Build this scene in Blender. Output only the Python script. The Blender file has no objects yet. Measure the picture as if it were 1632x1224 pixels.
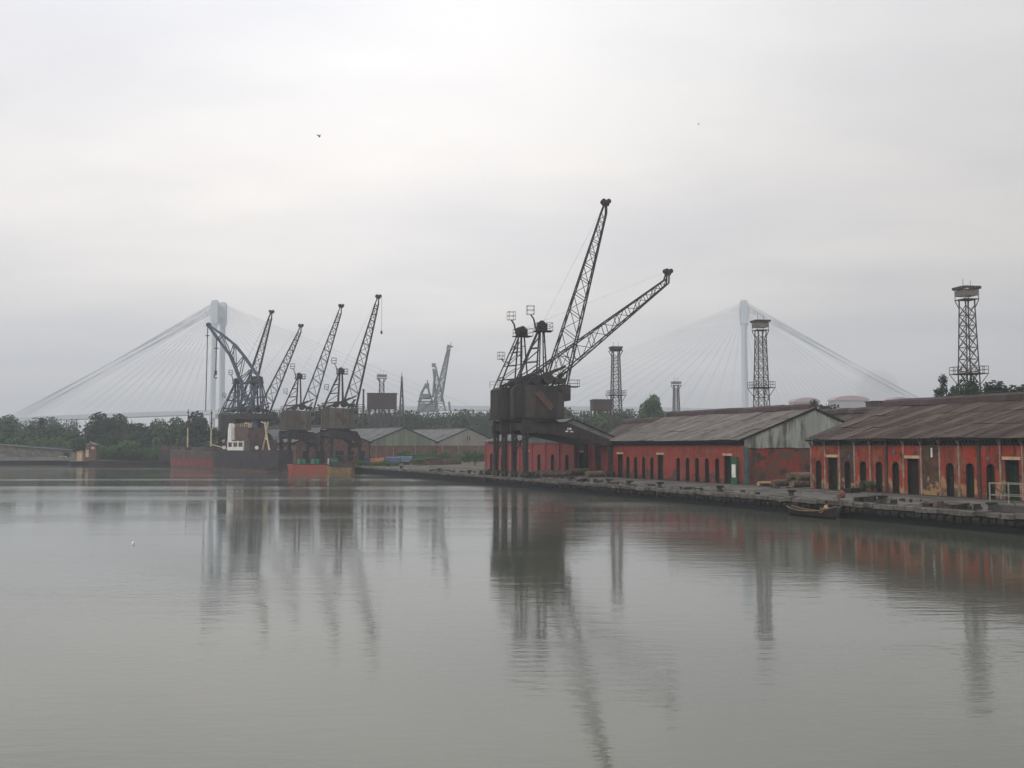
import bpy, math, random
from mathutils import Vector, Matrix
rnd = random.Random(7)
S = bpy.context.scene
COL = S.collection
R = math.radians

# ------------------------------------------------------------------ camera
FPX = 1600.0                       # focal length in photo pixels (1632 wide)
HOR = 711.0                        # horizon row in the photo
CAMZ = 6.4                         # eye above the dock water (water is z = 0, quay top is z = 1.4)
QZ = 1.4
PITCH = math.atan((HOR - 612.0) / FPX)
cam = bpy.data.cameras.new("camera")
camo = bpy.data.objects.new("camera", cam); COL.objects.link(camo)
cam.sensor_width = 36; cam.lens = FPX / 1632 * 36; cam.clip_start = 0.2; cam.clip_end = 9000
camo.location = (0, 0, CAMZ); camo.rotation_euler = (math.pi / 2 + PITCH, 0, 0)
S.camera = camo

# ------------------------------------------------------------------ world: overcast daylight
W = bpy.data.worlds.new("World"); S.world = W; W.use_nodes = True
nt = W.node_tree; nt.nodes.clear()
def wn(t, **k):
    n = nt.nodes.new(t)
    for a, v in k.items(): setattr(n, a, v)
    return n
out = wn("ShaderNodeOutputWorld"); bg = wn("ShaderNodeBackground")
SUN_EL, SUN_ROT = R(38), R(205)
sky = wn("ShaderNodeTexSky", sky_type="NISHITA", sun_disc=False, sun_elevation=SUN_EL, sun_rotation=SUN_ROT)
sky.air_density = 2.0; sky.dust_density = 5.0
tc = wn("ShaderNodeTexCoord")
sep = wn("ShaderNodeSeparateXYZ"); nt.links.new(tc.outputs["Generated"], sep.inputs[0])
ramp = wn("ShaderNodeValToRGB")     # cloud deck radiance by height above the horizon
els = ramp.color_ramp.elements
els[0].position = 0.0; els[0].color = (0.42, 0.42, 0.43, 1)
els[1].position = 1.0; els[1].color = (1.0, 1.04, 1.11, 1)
for p, c in ((0.04, (0.51, 0.50, 0.495, 1)), (0.10, (0.73, 0.705, 0.69, 1)), (0.17, (0.88, 0.84, 0.815, 1)), (0.26, (0.94, 0.90, 0.875, 1)), (0.36, (0.95, 0.93, 0.93, 1)), (0.46, (0.96, 0.96, 0.985, 1)), (0.6, (0.97, 0.985, 1.02, 1))):
    e = els.new(p); e.color = c
absz = wn("ShaderNodeMath", operation="ABSOLUTE")
nt.links.new(sep.outputs[2], absz.inputs[0]); nt.links.new(absz.outputs[0], ramp.inputs[0])
# cloud streaks: project the direction on a high plane
addz = wn("ShaderNodeMath", operation="ADD"); addz.inputs[1].default_value = 0.16
nt.links.new(absz.outputs[0], addz.inputs[0])
divx = wn("ShaderNodeMath", operation="DIVIDE"); divy = wn("ShaderNodeMath", operation="DIVIDE")
nt.links.new(sep.outputs[0], divx.inputs[0]); nt.links.new(addz.outputs[0], divx.inputs[1])
nt.links.new(sep.outputs[1], divy.inputs[0]); nt.links.new(addz.outputs[0], divy.inputs[1])
comb = wn("ShaderNodeCombineXYZ"); nt.links.new(divx.outputs[0], comb.inputs[0]); nt.links.new(divy.outputs[0], comb.inputs[1])
mp = wn("ShaderNodeMapping"); mp.inputs["Scale"].default_value = (0.7, 1.15, 1); mp.inputs["Rotation"].default_value = (0, 0, R(16)); mp.inputs["Location"].default_value = (3.4, 1.7, 0)
nt.links.new(comb.outputs[0], mp.inputs[0])
nz = wn("ShaderNodeTexNoise"); nz.inputs["Scale"].default_value = 1.15; nz.inputs["Detail"].default_value = 5; nz.inputs["Roughness"].default_value = 0.5
nt.links.new(mp.outputs[0], nz.inputs["Vector"])
mr = wn("ShaderNodeMapRange"); mr.inputs[1].default_value = 0.34; mr.inputs[2].default_value = 0.66; mr.inputs[3].default_value = 0.0; mr.inputs[4].default_value = 1.0; mr.inputs[1].default_value = 0.36; mr.inputs[2].default_value = 0.64
nt.links.new(nz.outputs[0], mr.inputs[0])
cc = wn("ShaderNodeMix", data_type="RGBA"); cc.inputs[6].default_value = (0.89, 0.90, 0.935, 1); cc.inputs[7].default_value = (1.085, 1.08, 1.06, 1); nt.links.new(mr.outputs[0], cc.inputs[0])
mul = wn("ShaderNodeMix", data_type="RGBA", blend_type="MULTIPLY"); mul.inputs[0].default_value = 1
nt.links.new(ramp.outputs[0], mul.inputs[6]); nt.links.new(cc.outputs[2], mul.inputs[7])
sc_ = wn("ShaderNodeMix", data_type="RGBA", blend_type="MULTIPLY"); sc_.inputs[0].default_value = 1
nt.links.new(sky.outputs[0], sc_.inputs[6]); sc_.inputs[7].default_value = (0.8, 0.8, 0.8, 1)
cl10 = wn("ShaderNodeMix", data_type="RGBA", blend_type="MULTIPLY"); cl10.inputs[0].default_value = 1
nt.links.new(mul.outputs[2], cl10.inputs[6]); cl10.inputs[7].default_value = (10, 10, 10, 1)
# the sky colour is brighter towards the middle left, partly for lens falloff
gx = wn("ShaderNodeMath", operation="MULTIPLY_ADD"); gx.inputs[1].default_value = -0.3; gx.inputs[2].default_value = 0.875
nt.links.new(sep.outputs[0], gx.inputs[0])
g1 = wn("ShaderNodeMath", operation="ADD"); g1.inputs[1].default_value = 0.08; nt.links.new(sep.outputs[0], g1.inputs[0])
g2 = wn("ShaderNodeMath", operation="DIVIDE"); g2.inputs[1].default_value = 0.32; nt.links.new(g1.outputs[0], g2.inputs[0])
g3 = wn("ShaderNodeMath", operation="MULTIPLY"); nt.links.new(g2.outputs[0], g3.inputs[0]); nt.links.new(g2.outputs[0], g3.inputs[1])
g4 = wn("ShaderNodeMath", operation="MULTIPLY"); g4.inputs[1].default_value = -1; nt.links.new(g3.outputs[0], g4.inputs[0])
g5 = wn("ShaderNodeMath", operation="EXPONENT"); nt.links.new(g4.outputs[0], g5.inputs[0])
g6 = wn("ShaderNodeMath", operation="MULTIPLY_ADD"); g6.inputs[1].default_value = 0.19; nt.links.new(g5.outputs[0], g6.inputs[0]); nt.links.new(gx.outputs[0], g6.inputs[2])
gm = wn("ShaderNodeMix", data_type="RGBA", blend_type="MULTIPLY"); gm.inputs[0].default_value = 1
nt.links.new(cl10.outputs[2], gm.inputs[6]); nt.links.new(g6.outputs[0], gm.inputs[7])
mixs = wn("ShaderNodeMix", data_type="RGBA"); mixs.inputs[0].default_value = 0.94   # clouds cover the clear sky
nt.links.new(sc_.outputs[2], mixs.inputs[6]); nt.links.new(gm.outputs[2], mixs.inputs[7])
nt.links.new(mixs.outputs[2], bg.inputs[0]); bg.inputs[1].default_value = 0.107
nt.links.new(bg.outputs[0], out.inputs[0])

sl = bpy.data.lights.new("sun", "SUN"); sl.energy = 1.1; sl.angle = R(25); sl.color = (1, 0.95, 0.88)
so = bpy.data.objects.new("sun", sl); COL.objects.link(so)
sd = Vector((math.sin(SUN_ROT) * math.cos(SUN_EL), math.cos(SUN_ROT) * math.cos(SUN_EL), math.sin(SUN_EL)))
so.rotation_euler = sd.to_track_quat("Z", "Y").to_euler()

S.view_settings.view_transform = "Standard"; S.view_settings.look = "None"
S.view_settings.exposure = 0.0; S.view_settings.gamma = 1; S.view_settings.use_curve_mapping = False
S.render.engine = "CYCLES"
cy = S.cycles
cy.use_denoising = True; cy.max_bounces = 6; cy.diffuse_bounces = 2; cy.glossy_bounces = 3; cy.volume_bounces = 1
cy.transparent_max_bounces = 8; cy.volume_step_rate = 4; cy.sample_clamp_indirect = 4

# ------------------------------------------------------------------ frames of the place
P0 = Vector((18.9, 114.3)); RZ = math.atan2(0.395, 0.9187)          # near quay: x inland, y along the edge
def Q(t, s, z=QZ):
    c, d = math.cos(RZ), math.sin(RZ)
    return Vector((P0.x + t * c - s * d, P0.y + t * d + s * c, z))
PF = Vector((-38.0, 240.0)); RF = math.atan2(0.62, 0.785)           # far quay beyond the bend
def F(t, s, z=QZ):
    c, d = math.cos(RF), math.sin(RF)
    return Vector((PF.x + t * c - s * d, PF.y + t * d + s * c, z))
def at(px, Y, z=QZ):                                                # a place straight below column px, Y metres off
    return Vector(((px - 816) / FPX * Y, Y, z))
def hz(py, Y):                                                      # height seen at row py at distance Y
    v = (612 - py) / FPX
    return CAMZ + Y * (math.sin(PITCH) + v * math.cos(PITCH)) / (math.cos(PITCH) - v * math.sin(PITCH))

# ------------------------------------------------------------------ mesh helpers
class MB:
    def __init__(s, M=None): s.v = []; s.f = []; s.M = M or Matrix()
    def add(s, vs, fs):
        o = len(s.v); s.v += [s.M @ Vector(v) for v in vs]; s.f += [tuple(i + o for i in f) for f in fs]; return s
    def box(s, c, d, rot=None):
        x, y, z = d[0] / 2, d[1] / 2, d[2] / 2
        vs = [Vector((i, j, k)) for k in (-z, z) for j in (-y, y) for i in (-x, x)]
        if rot is not None: vs = [rot @ v for v in vs]
        return s.add([v + Vector(c) for v in vs], [(0, 2, 3, 1), (4, 5, 7, 6), (0, 1, 5, 4), (2, 6, 7, 3), (0, 4, 6, 2), (1, 3, 7, 5)])
    def bar(s, p, q, w, h=None):
        p, q = Vector(p), Vector(q); d = q - p
        if d.length < 1e-6: return s
        m = d.to_track_quat("Z", "Y").to_matrix(); h = h or w
        return s.box((p + q) / 2, (w, h, d.length), m)
    def tube(s, p, q, r0, r1=None, n=8, caps=True):
        p, q = Vector(p), Vector(q); d = q - p; m = d.to_track_quat("Z", "Y").to_matrix()
        r1 = r0 if r1 is None else r1; vs = []
        for (c, r) in ((p, r0), (q, r1)):
            for i in range(n):
                a = 2 * math.pi * i / n; vs.append(c + m @ Vector((r * math.cos(a), r * math.sin(a), 0)))
        fs = [(i, (i + 1) % n, n + (i + 1) % n, n + i) for i in range(n)]
        if caps: fs += [tuple(range(n - 1, -1, -1)), tuple(range(n, 2 * n))]
        return s.add(vs, fs)
    def lathe(s, c, prof, n=12):
        c = Vector(c); vs = []; fs = []
        for (r, z) in prof:
            for i in range(n):
                a = 2 * math.pi * i / n; vs.append(c + Vector((r * math.cos(a), r * math.sin(a), z)))
        for k in range(len(prof) - 1):
            for i in range(n): fs.append((k * n + i, k * n + (i + 1) % n, (k + 1) * n + (i + 1) % n, (k + 1) * n + i))
        fs += [tuple(range(n - 1, -1, -1)), tuple((len(prof) - 1) * n + i for i in range(n))]
        return s.add(vs, fs)
    def prism(s, poly, a, b, axis=1):                               # polygon in the two other axes, extruded along axis
        def mk(p, h):
            q = list(p); q.insert(axis, h); return q
        n = len(poly); vs = [mk(p, a) for p in poly] + [mk(p, b) for p in poly]
        return s.add(vs, [tuple(range(n)), tuple(range(2 * n - 1, n - 1, -1))] + [(i, n + i, n + (i + 1) % n, (i + 1) % n) for i in range(n)])
    def mesh(s, name):
        me = bpy.data.meshes.new(name); me.from_pydata([tuple(v) for v in s.v], [], s.f); me.update(); return me
    def build(s, name, mat, parent=None, loc=None, smooth=False):
        me = s.mesh(name); me.materials.append(mat)
        if smooth: me.shade_smooth()
        return link(name, me, parent, loc)
def link(name, me, parent=None, loc=None):
    o = bpy.data.objects.new(name, me); COL.objects.link(o); o.parent = parent
    if loc is not None: o.location = loc
    return o
def tag(o, label, cat, group=None, kind=None):
    if label: o["label"] = label
    if cat: o["category"] = cat
    if group: o["group"] = group
    if kind: o["kind"] = kind
    return o
def thing(name, label, cat, loc, rz=0, group=None, scale=1):
    o = bpy.data.objects.new(name, None); COL.objects.link(o); o.empty_display_size = 0.5
    o.location = loc; o.rotation_euler = (0, 0, rz); o.scale = (scale,) * 3
    return tag(o, label, cat, group)
def structure(o): o["kind"] = "structure"; return o
def kids(o): return [c for c in S.objects if c.parent == o]
def lattice(mb, A, B, n, wc, wb, cross=False, ring=True):
    """A, B: lists of 4 corner points at the two ends; chords, rings and zigzag bracing between."""
    A = [Vector(p) for p in A]; B = [Vector(p) for p in B]
    for a, b in zip(A, B): mb.bar(a, b, wc)
    # panel heights shrink with the taper
    wa = (A[0] - A[1]).length + 0.01; wb_ = (B[0] - B[1]).length + 0.01
    q = (wb_ / wa) ** (1.0 / max(n, 1)); tot = sum(q ** i for i in range(n)); ts = [0.0]
    for i in range(n): ts.append(ts[-1] + q ** i / tot)
    for i in range(n):
        p0 = [a.lerp(b, ts[i]) for a, b in zip(A, B)]; p1 = [a.lerp(b, ts[i + 1]) for a, b in zip(A, B)]
        m = len(A)
        for k in range(m):
            l = (k + 1) % m
            if ring and i: mb.bar(p0[k], p0[l], wb)
            if cross:
                mb.bar(p0[k], p1[l], wb); mb.bar(p0[l], p1[k], wb)
            elif i % 2: mb.bar(p0[k], p1[l], wb)
            else: mb.bar(p0[l], p1[k], wb)
    return mb

# ------------------------------------------------------------------ materials
MATS = {}
def mat(name, cols, scale=1.0, rough=0.8, bump=0.0, detail=6, stretch=(1, 1, 1), vary=0.0, metallic=0.0, band=None, spec=0.25, lo=0.35, hi=0.65, bscale=6, streak=None, drip=None):
    """Weathered surface: up to three colours mixed by noise in world position; vary = per-object value jitter.
    band = (z0, z1, colour, amount): a grimy or washed band between two world heights with ragged edge."""
    if name in MATS: return MATS[name]
    m = bpy.data.materials.new(name); m.use_nodes = True; T = m.node_tree; N = T.nodes; L = T.links; b = N["Principled BSDF"]
    g = N.new("ShaderNodeNewGeometry"); mp = N.new("ShaderNodeMapping"); mp.inputs["Scale"].default_value = stretch
    L.new(g.outputs["Position"], mp.inputs[0])
    def noise(sc, det, off):
        n = N.new("ShaderNodeTexNoise"); n.inputs["Scale"].default_value = sc; n.inputs["Detail"].default_value = det; n.inputs["Roughness"].default_value = 0.6
        a = N.new("ShaderNodeVectorMath"); a.inputs[1].default_value = (off, off * 1.7, off * 0.6); L.new(mp.outputs[0], a.inputs[0]); L.new(a.outputs[0], n.inputs["Vector"]); return n.outputs[0]
    def rng(x, a, c, d=0.0, e=1.0):
        r = N.new("ShaderNodeMapRange"); L.new(x, r.inputs[0]); r.inputs[1].default_value = a; r.inputs[2].default_value = c; r.inputs[3].default_value = d; r.inputs[4].default_value = e; return r.outputs[0]
    def mix(f, x, y):
        k = N.new("ShaderNodeMix"); k.data_type = "RGBA"
        if isinstance(f, float): k.inputs[0].default_value = f
        else: L.new(f, k.inputs[0])
        for i, w in ((6, x), (7, y)):
            if isinstance(w, tuple): k.inputs[i].default_value = (*w, 1)
            else: L.new(w, k.inputs[i])
        return k.outputs[2]
    c = cols[0]
    for i, d in enumerate(cols[1:]):
        c = mix(rng(noise(scale * (1 + 0.9 * i), detail, 3.1 + 11 * i), lo + 0.05 * i, hi + 0.02 * i), c, d)
    if band:
        for (z0, z1, bc, amt) in band:
            sx = N.new("ShaderNodeSeparateXYZ"); L.new(g.outputs["Position"], sx.inputs[0])
            nn = rng(noise(scale * 1.6, 5, 40 + z0), 0.3, 0.7, -1.3, 1.3)
            ad = N.new("ShaderNodeMath"); ad.operation = "ADD"; L.new(sx.outputs[2], ad.inputs[0]); L.new(nn, ad.inputs[1])
            up = rng(ad.outputs[0], z0 - 0.25, z0 + 0.25); dn = rng(ad.outputs[0], z1 - 0.25, z1 + 0.25, amt, 0.0)
            ml = N.new("ShaderNodeMath"); ml.operation = "MULTIPLY"; L.new(up, ml.inputs[0]); L.new(dn, ml.inputs[1])
            c = mix(ml.outputs[0], c, bc)
    if streak:
        mp2 = N.new("ShaderNodeMapping"); mp2.inputs["Rotation"].default_value = (0, 0, -streak[0]); mp2.inputs["Scale"].default_value = (0.07, 1.0, 0.07)
        L.new(g.outputs["Position"], mp2.inputs[0]); n2 = N.new("ShaderNodeTexNoise"); n2.inputs["Scale"].default_value = streak[1]; n2.inputs["Detail"].default_value = 5; L.new(mp2.outputs[0], n2.inputs["Vector"])
        c = mix(rng(n2.outputs[0], 0.5, 0.72, 0, 0.85), c, streak[2]); c = mix(rng(n2.outputs[0], 0.46, 0.3, 0, 0.8), c, streak[3])
    if drip:                                                         # run-off stains down a wall
        mp3 = N.new("ShaderNodeMapping"); mp3.inputs["Scale"].default_value = (1, 1, 0.09); L.new(g.outputs["Position"], mp3.inputs[0])
        n3 = N.new("ShaderNodeTexNoise"); n3.inputs["Scale"].default_value = 1.9; n3.inputs["Detail"].default_value = 6; n3.inputs["Roughness"].default_value = 0.65; L.new(mp3.outputs[0], n3.inputs["Vector"])
        c = mix(rng(n3.outputs[0], 0.52, 0.68, 0, 0.8), c, drip[0]); c = mix(rng(n3.outputs[0], 0.42, 0.3, 0, 0.6), c, drip[1])
    if vary:
        oi = N.new("ShaderNodeObjectInfo"); hs = N.new("ShaderNodeHueSaturation"); L.new(rng(oi.outputs["Random"], 0, 1, 1 - vary, 1 + vary), hs.inputs["Value"]); 
        md = N.new("ShaderNodeMath"); md.operation = "FRACT"; mu = N.new("ShaderNodeMath"); mu.operation = "MULTIPLY"; mu.inputs[1].default_value = 7.31
        L.new(oi.outputs["Random"], mu.inputs[0]); L.new(mu.outputs[0], md.inputs[0]); L.new(rng(md.outputs[0], 0, 1, 1 - vary * 0.8, 1 + vary * 0.8), hs.inputs["Saturation"])
        if not isinstance(c, tuple): L.new(c, hs.inputs["Color"])
        else: hs.inputs["Color"].default_value = (*c, 1)
        c = hs.outputs[0]
    if isinstance(c, tuple): b.inputs["Base Color"].default_value = (*c, 1)
    else: L.new(c, b.inputs["Base Color"])
    b.inputs["Roughness"].default_value = rough; b.inputs["Metallic"].default_value = metallic
    b.inputs["Specular IOR Level"].default_value = spec
    if bump:
        bp = N.new("ShaderNodeBump"); bp.inputs["Strength"].default_value = bump; bp.inputs["Distance"].default_value = 0.05
        L.new(noise(scale * bscale, 4, 77), bp.inputs["Height"]); L.new(bp.outputs[0], b.inputs["Normal"])
    MATS[name] = m; return m

BRICK1 = mat("old_red_limewash", [(0.30, 0.036, 0.018), (0.18, 0.036, 0.022), (0.21, 0.10, 0.056), (0.05, 0.026, 0.019)], 0.42, 0.9, 0.4, stretch=(1, 1, 0.6), lo=0.44, hi=0.62,
             band=[(1.2, 2.35, (0.40, 0.25, 0.115), 0.7), (1.0, 1.65, (0.07, 0.06, 0.05), 0.9)], drip=((0.05, 0.03, 0.024), (0.30, 0.10, 0.06)))
BRICK2 = mat("red_limewash", [(0.27, 0.043, 0.031), (0.19, 0.036, 0.027), (0.21, 0.078, 0.053)], 0.5, 0.9, 0.3, lo=0.42, hi=0.66, band=[(1.0, 2.1, (0.055, 0.045, 0.042), 0.9)], drip=((0.09, 0.04, 0.034), (0.25, 0.075, 0.055)))
BRICK3 = mat("pink_red_limewash", [(0.255, 0.056, 0.048), (0.19, 0.05, 0.045)], 0.45, 0.9, 0.3, band=[(1.0, 1.7, (0.16, 0.09, 0.07), 0.7)])
GABLEBRICK = mat("mossy_red_brick", [(0.22, 0.042, 0.03), (0.11, 0.06, 0.043), (0.045, 0.042, 0.036), (0.27, 0.04, 0.03)], 0.33, 0.95, 0.5, lo=0.46, hi=0.58)
FARBRICK = mat("dull_red_brick", [(0.15, 0.07, 0.055), (0.11, 0.065, 0.055), (0.17, 0.10, 0.08)], 0.35, 0.95, lo=0.4, hi=0.6)
PLASTER = mat("stained_plaster", [(0.085, 0.058, 0.038), (0.13, 0.05, 0.03), (0.038, 0.025, 0.019)], 0.7, 0.95, 0.3, band=[(1.2, 2.3, (0.34, 0.21, 0.10), 0.8)])
PLASTERG = mat("grey_plaster", [(0.15, 0.135, 0.115), (0.10, 0.085, 0.07)], 0.7, 0.95, 0.3)
RUST = mat("rusty_corrugated_sheet", [(0.048, 0.031, 0.023), (0.066, 0.048, 0.037), (0.032, 0.019, 0.016)], 0.55, 0.8, 0.2, vary=0.16, lo=0.4, hi=0.62, streak=(0.406, 0.8, (0.14, 0.11, 0.09), (0.03, 0.017, 0.014)))
RUSTGREY = mat("weathered_grey_brown_sheet", [(0.12, 0.106, 0.094), (0.15, 0.134, 0.12), (0.085, 0.07, 0.06)], 0.5, 0.8, 0.2, vary=0.09, lo=0.4, hi=0.62, streak=(0.406, 0.9, (0.20, 0.18, 0.16), (0.075, 0.055, 0.046)))
ASBEST = mat("grey_roof_sheet", [(0.13, 0.13, 0.13), (0.18, 0.17, 0.165), (0.085, 0.085, 0.09)], 0.3, 0.85, 0.1, vary=0.12)
RIDGE = mat("dark_ridge_sheet", [(0.075, 0.045, 0.042), (0.045, 0.034, 0.034)], 0.8, 0.8, vary=0.2)
GSHEET = mat("grey_green_wall_sheet", [(0.30, 0.32, 0.29), (0.22, 0.235, 0.215), (0.10, 0.095, 0.085)], 0.5, 0.7, 0.1, stretch=(1, 1, 0.25), vary=0.09, lo=0.45, hi=0.62)
FSHEET = mat("far_gable_sheet", [(0.20, 0.23, 0.17), (0.15, 0.17, 0.13)], 0.4, 0.8, stretch=(1, 1, 0.2), vary=0.14)
FSHEET2 = mat("pale_gable_sheet", [(0.27, 0.25, 0.22), (0.21, 0.2, 0.175)], 0.3, 0.8, stretch=(1, 1, 0.3), vary=0.06)
DARK = mat("sooty_timber", [(0.014, 0.013, 0.0125), (0.024, 0.021, 0.019)], 1.0, 0.9)
INTERIOR = mat("dark_interior", [(0.012, 0.011, 0.011)], 1, 0.95)
PIPE = mat("pale_iron_post", [(0.34, 0.27, 0.21), (0.16, 0.11, 0.085)], 1.1, 0.8)
POSTD = mat("dark_iron_post", [(0.05, 0.035, 0.03), (0.09, 0.055, 0.04)], 1.1, 0.8)
LINTEL = mat("cream_lintel", [(0.55, 0.40, 0.26), (0.38, 0.27, 0.17)], 1.2, 0.85)
SHUT = mat("green_shutter", [(0.008, 0.027, 0.011), (0.006, 0.010, 0.007)], 1.5, 0.7)
SHUTB = mat("teal_shutter", [(0.018, 0.07, 0.055), (0.012, 0.035, 0.032)], 1.5, 0.7)
GREENP = mat("green_painted_board", [(0.03, 0.12, 0.06), (0.02, 0.07, 0.04)], 1.2, 0.6)
TEALPIPE = mat("grey_green_pipe", [(0.062, 0.09, 0.082), (0.045, 0.055, 0.05)], 0.9, 0.6)
WHITE = mat("white_paint", [(0.74, 0.74, 0.70), (0.55, 0.54, 0.5)], 1.5, 0.6)
CREAM = mat("cream_paint", [(0.55, 0.48, 0.33), (0.35, 0.28, 0.18)], 0.7, 0.6)
CRANE = mat("rusty_crane_steel", [(0.027, 0.026, 0.028), (0.04, 0.034, 0.032), (0.062, 0.038, 0.029)], 0.8, 0.75, lo=0.45, hi=0.65)
HOUSE = mat("rust_streaked_crane_house", [(0.027, 0.027, 0.027), (0.042, 0.038, 0.034), (0.066, 0.04, 0.03)], 0.9, 0.75, 0.2, stretch=(1, 1, 0.35), vary=0.3, lo=0.44, hi=0.64)
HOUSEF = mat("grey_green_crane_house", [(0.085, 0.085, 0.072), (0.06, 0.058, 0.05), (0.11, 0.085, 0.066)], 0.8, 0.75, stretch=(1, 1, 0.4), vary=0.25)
JAMB = mat("sooty_shaded_door_jamb", [(0.03, 0.014, 0.01), (0.011, 0.009, 0.008)], 1.2, 0.95)  # added dark lining: soot plus the reveal's shade put into the colour
RAILP = mat("weathered_cream_rail", [(0.29, 0.265, 0.22), (0.18, 0.16, 0.13)], 1.5, 0.7)
RUSTPLATE = mat("orange_rust_plate", [(0.11, 0.06, 0.042), (0.066, 0.04, 0.03)], 1.0, 0.85)
TOWER = mat("galvanised_tower_steel", [(0.085, 0.08, 0.075), (0.05, 0.045, 0.043)], 0.8, 0.6)
TOWERLT = mat("pale_tower_boards", [(0.22, 0.20, 0.17), (0.14, 0.12, 0.1)], 0.9, 0.7)
BLUEGREY = mat("blue_grey_steel", [(0.09, 0.11, 0.15), (0.06, 0.07, 0.10)], 0.5, 0.6)
CONC = mat("quay_concrete", [(0.09, 0.083, 0.073), (0.14, 0.128, 0.11), (0.045, 0.041, 0.036)], 0.23, 0.9, 0.4, lo=0.38, hi=0.62)
STONE = mat("coping_granite", [(0.15, 0.138, 0.118), (0.10, 0.09, 0.077), (0.05, 0.045, 0.04)], 0.8, 0.85, 0.5, vary=0.2)
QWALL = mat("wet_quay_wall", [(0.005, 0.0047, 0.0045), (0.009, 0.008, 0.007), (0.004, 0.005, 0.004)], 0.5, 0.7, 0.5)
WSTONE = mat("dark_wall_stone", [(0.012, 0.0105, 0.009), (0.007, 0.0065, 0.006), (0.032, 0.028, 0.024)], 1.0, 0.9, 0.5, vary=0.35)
EARTH = mat("bare_earth", [(0.16, 0.125, 0.09), (0.11, 0.095, 0.065), (0.07, 0.085, 0.045)], 0.12, 0.95, 0.3)
FIELD = mat("rough_ground", [(0.085, 0.095, 0.055), (0.12, 0.10, 0.075)], 0.05, 0.95)
LOG = mat("log_bark", [(0.12, 0.085, 0.06), (0.19, 0.135, 0.09), (0.06, 0.045, 0.035)], 1.3, 0.95, 0.4, vary=0.2)
LOGC = mat("peeled_log", [(0.40, 0.26, 0.14), (0.27, 0.175, 0.10)], 1.1, 0.9, vary=0.1)
IRON = mat("black_iron", [(0.028, 0.025, 0.024), (0.055, 0.042, 0.034)], 1.5, 0.7)
TANK = mat("rusty_brown_tank", [(0.075, 0.048, 0.045), (0.055, 0.04, 0.04)], 0.4, 0.8)
HULLRED = mat("red_lead_hull", [(0.21, 0.05, 0.042), (0.13, 0.045, 0.04)], 0.4, 0.7)
HULLBROWN = mat("rust_stained_hull", [(0.10, 0.068, 0.058), (0.14, 0.08, 0.065), (0.05, 0.048, 0.05)], 0.3, 0.8)
HULLNAVY = mat("navy_hull", [(0.024, 0.03, 0.044), (0.045, 0.042, 0.046), (0.06, 0.042, 0.038)], 0.4, 0.7)
BARGERED = mat("bright_red_barge", [(0.36, 0.055, 0.042), (0.25, 0.05, 0.036), (0.18, 0.08, 0.05)], 0.7, 0.6)
GREEN = mat("green_drum", [(0.05, 0.22, 0.13), (0.04, 0.14, 0.09)], 1.0, 0.6)
ORANGE = mat("orange_cargo", [(0.36, 0.15, 0.05), (0.24, 0.11, 0.05)], 0.8, 0.7)
BLUE = mat("blue_lorry_paint", [(0.045, 0.09, 0.19), (0.05, 0.075, 0.13)], 0.8, 0.5)
TARP = mat("pale_blue_tarpaulin", [(0.12, 0.17, 0.23), (0.09, 0.13, 0.18)], 0.8, 0.8)
TYRE = mat("tyre_rubber", [(0.02, 0.02, 0.02)], 1, 0.9)
GLASS = mat("dark_window_glass", [(0.02, 0.025, 0.03)], 1, 0.15, spec=0.5)
SKIN = mat("brown_skin", [(0.16, 0.085, 0.05)], 1, 0.6)
CLOTH = mat("tan_cloth", [(0.38, 0.27, 0.17)], 1, 0.9)
CLOTH2 = mat("maroon_cloth", [(0.18, 0.05, 0.05)], 1, 0.9)
HAIR = mat("black_hair", [(0.012, 0.01, 0.01)], 1, 0.7)
BOATW = mat("tarred_boat_timber", [(0.018, 0.015, 0.012), (0.035, 0.027, 0.02)], 1.2, 0.7)
BOATL = mat("worn_boat_gunwale", [(0.24, 0.17, 0.10), (0.15, 0.105, 0.065)], 1.5, 0.8)
PINK = mat("hazed_pink_roof", [(0.38, 0.245, 0.25), (0.33, 0.235, 0.24)], 0.2, 0.8)  # pink paled for distance: haze put into the colour
PALEB = mat("pale_concrete_building", [(0.30, 0.285, 0.29), (0.26, 0.25, 0.255)], 0.1, 0.9)  # wall tone kept close to the haze, painted into the colour
BRIDGE = mat("bridge_concrete", [(0.455, 0.49, 0.53), (0.42, 0.455, 0.49)], 0.03, 0.9)  # pylons, deck and cables toned near the airlight: haze put into colour
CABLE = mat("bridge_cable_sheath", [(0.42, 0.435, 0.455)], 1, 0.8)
BARK = mat("tree_bark", [(0.07, 0.055, 0.04), (0.045, 0.035, 0.028)], 1.2, 0.95)
def foliage(name, a, b, c):
    return mat(name, [a, b, c], 0.9, 0.85, vary=0.22, lo=0.4, hi=0.6, spec=0.15)
LEAF = foliage("mid_green_leaves", (0.045, 0.075, 0.032), (0.03, 0.052, 0.026), (0.075, 0.105, 0.04))
LEAFD = foliage("dark_green_leaves", (0.026, 0.042, 0.024), (0.018, 0.03, 0.018), (0.04, 0.058, 0.028))
LEAFB = foliage("fresh_green_leaves", (0.055, 0.11, 0.03), (0.04, 0.08, 0.025), (0.085, 0.14, 0.045))
GRASS = mat("dry_weeds", [(0.07, 0.09, 0.03), (0.11, 0.10, 0.05)], 1.0, 0.95)

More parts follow.
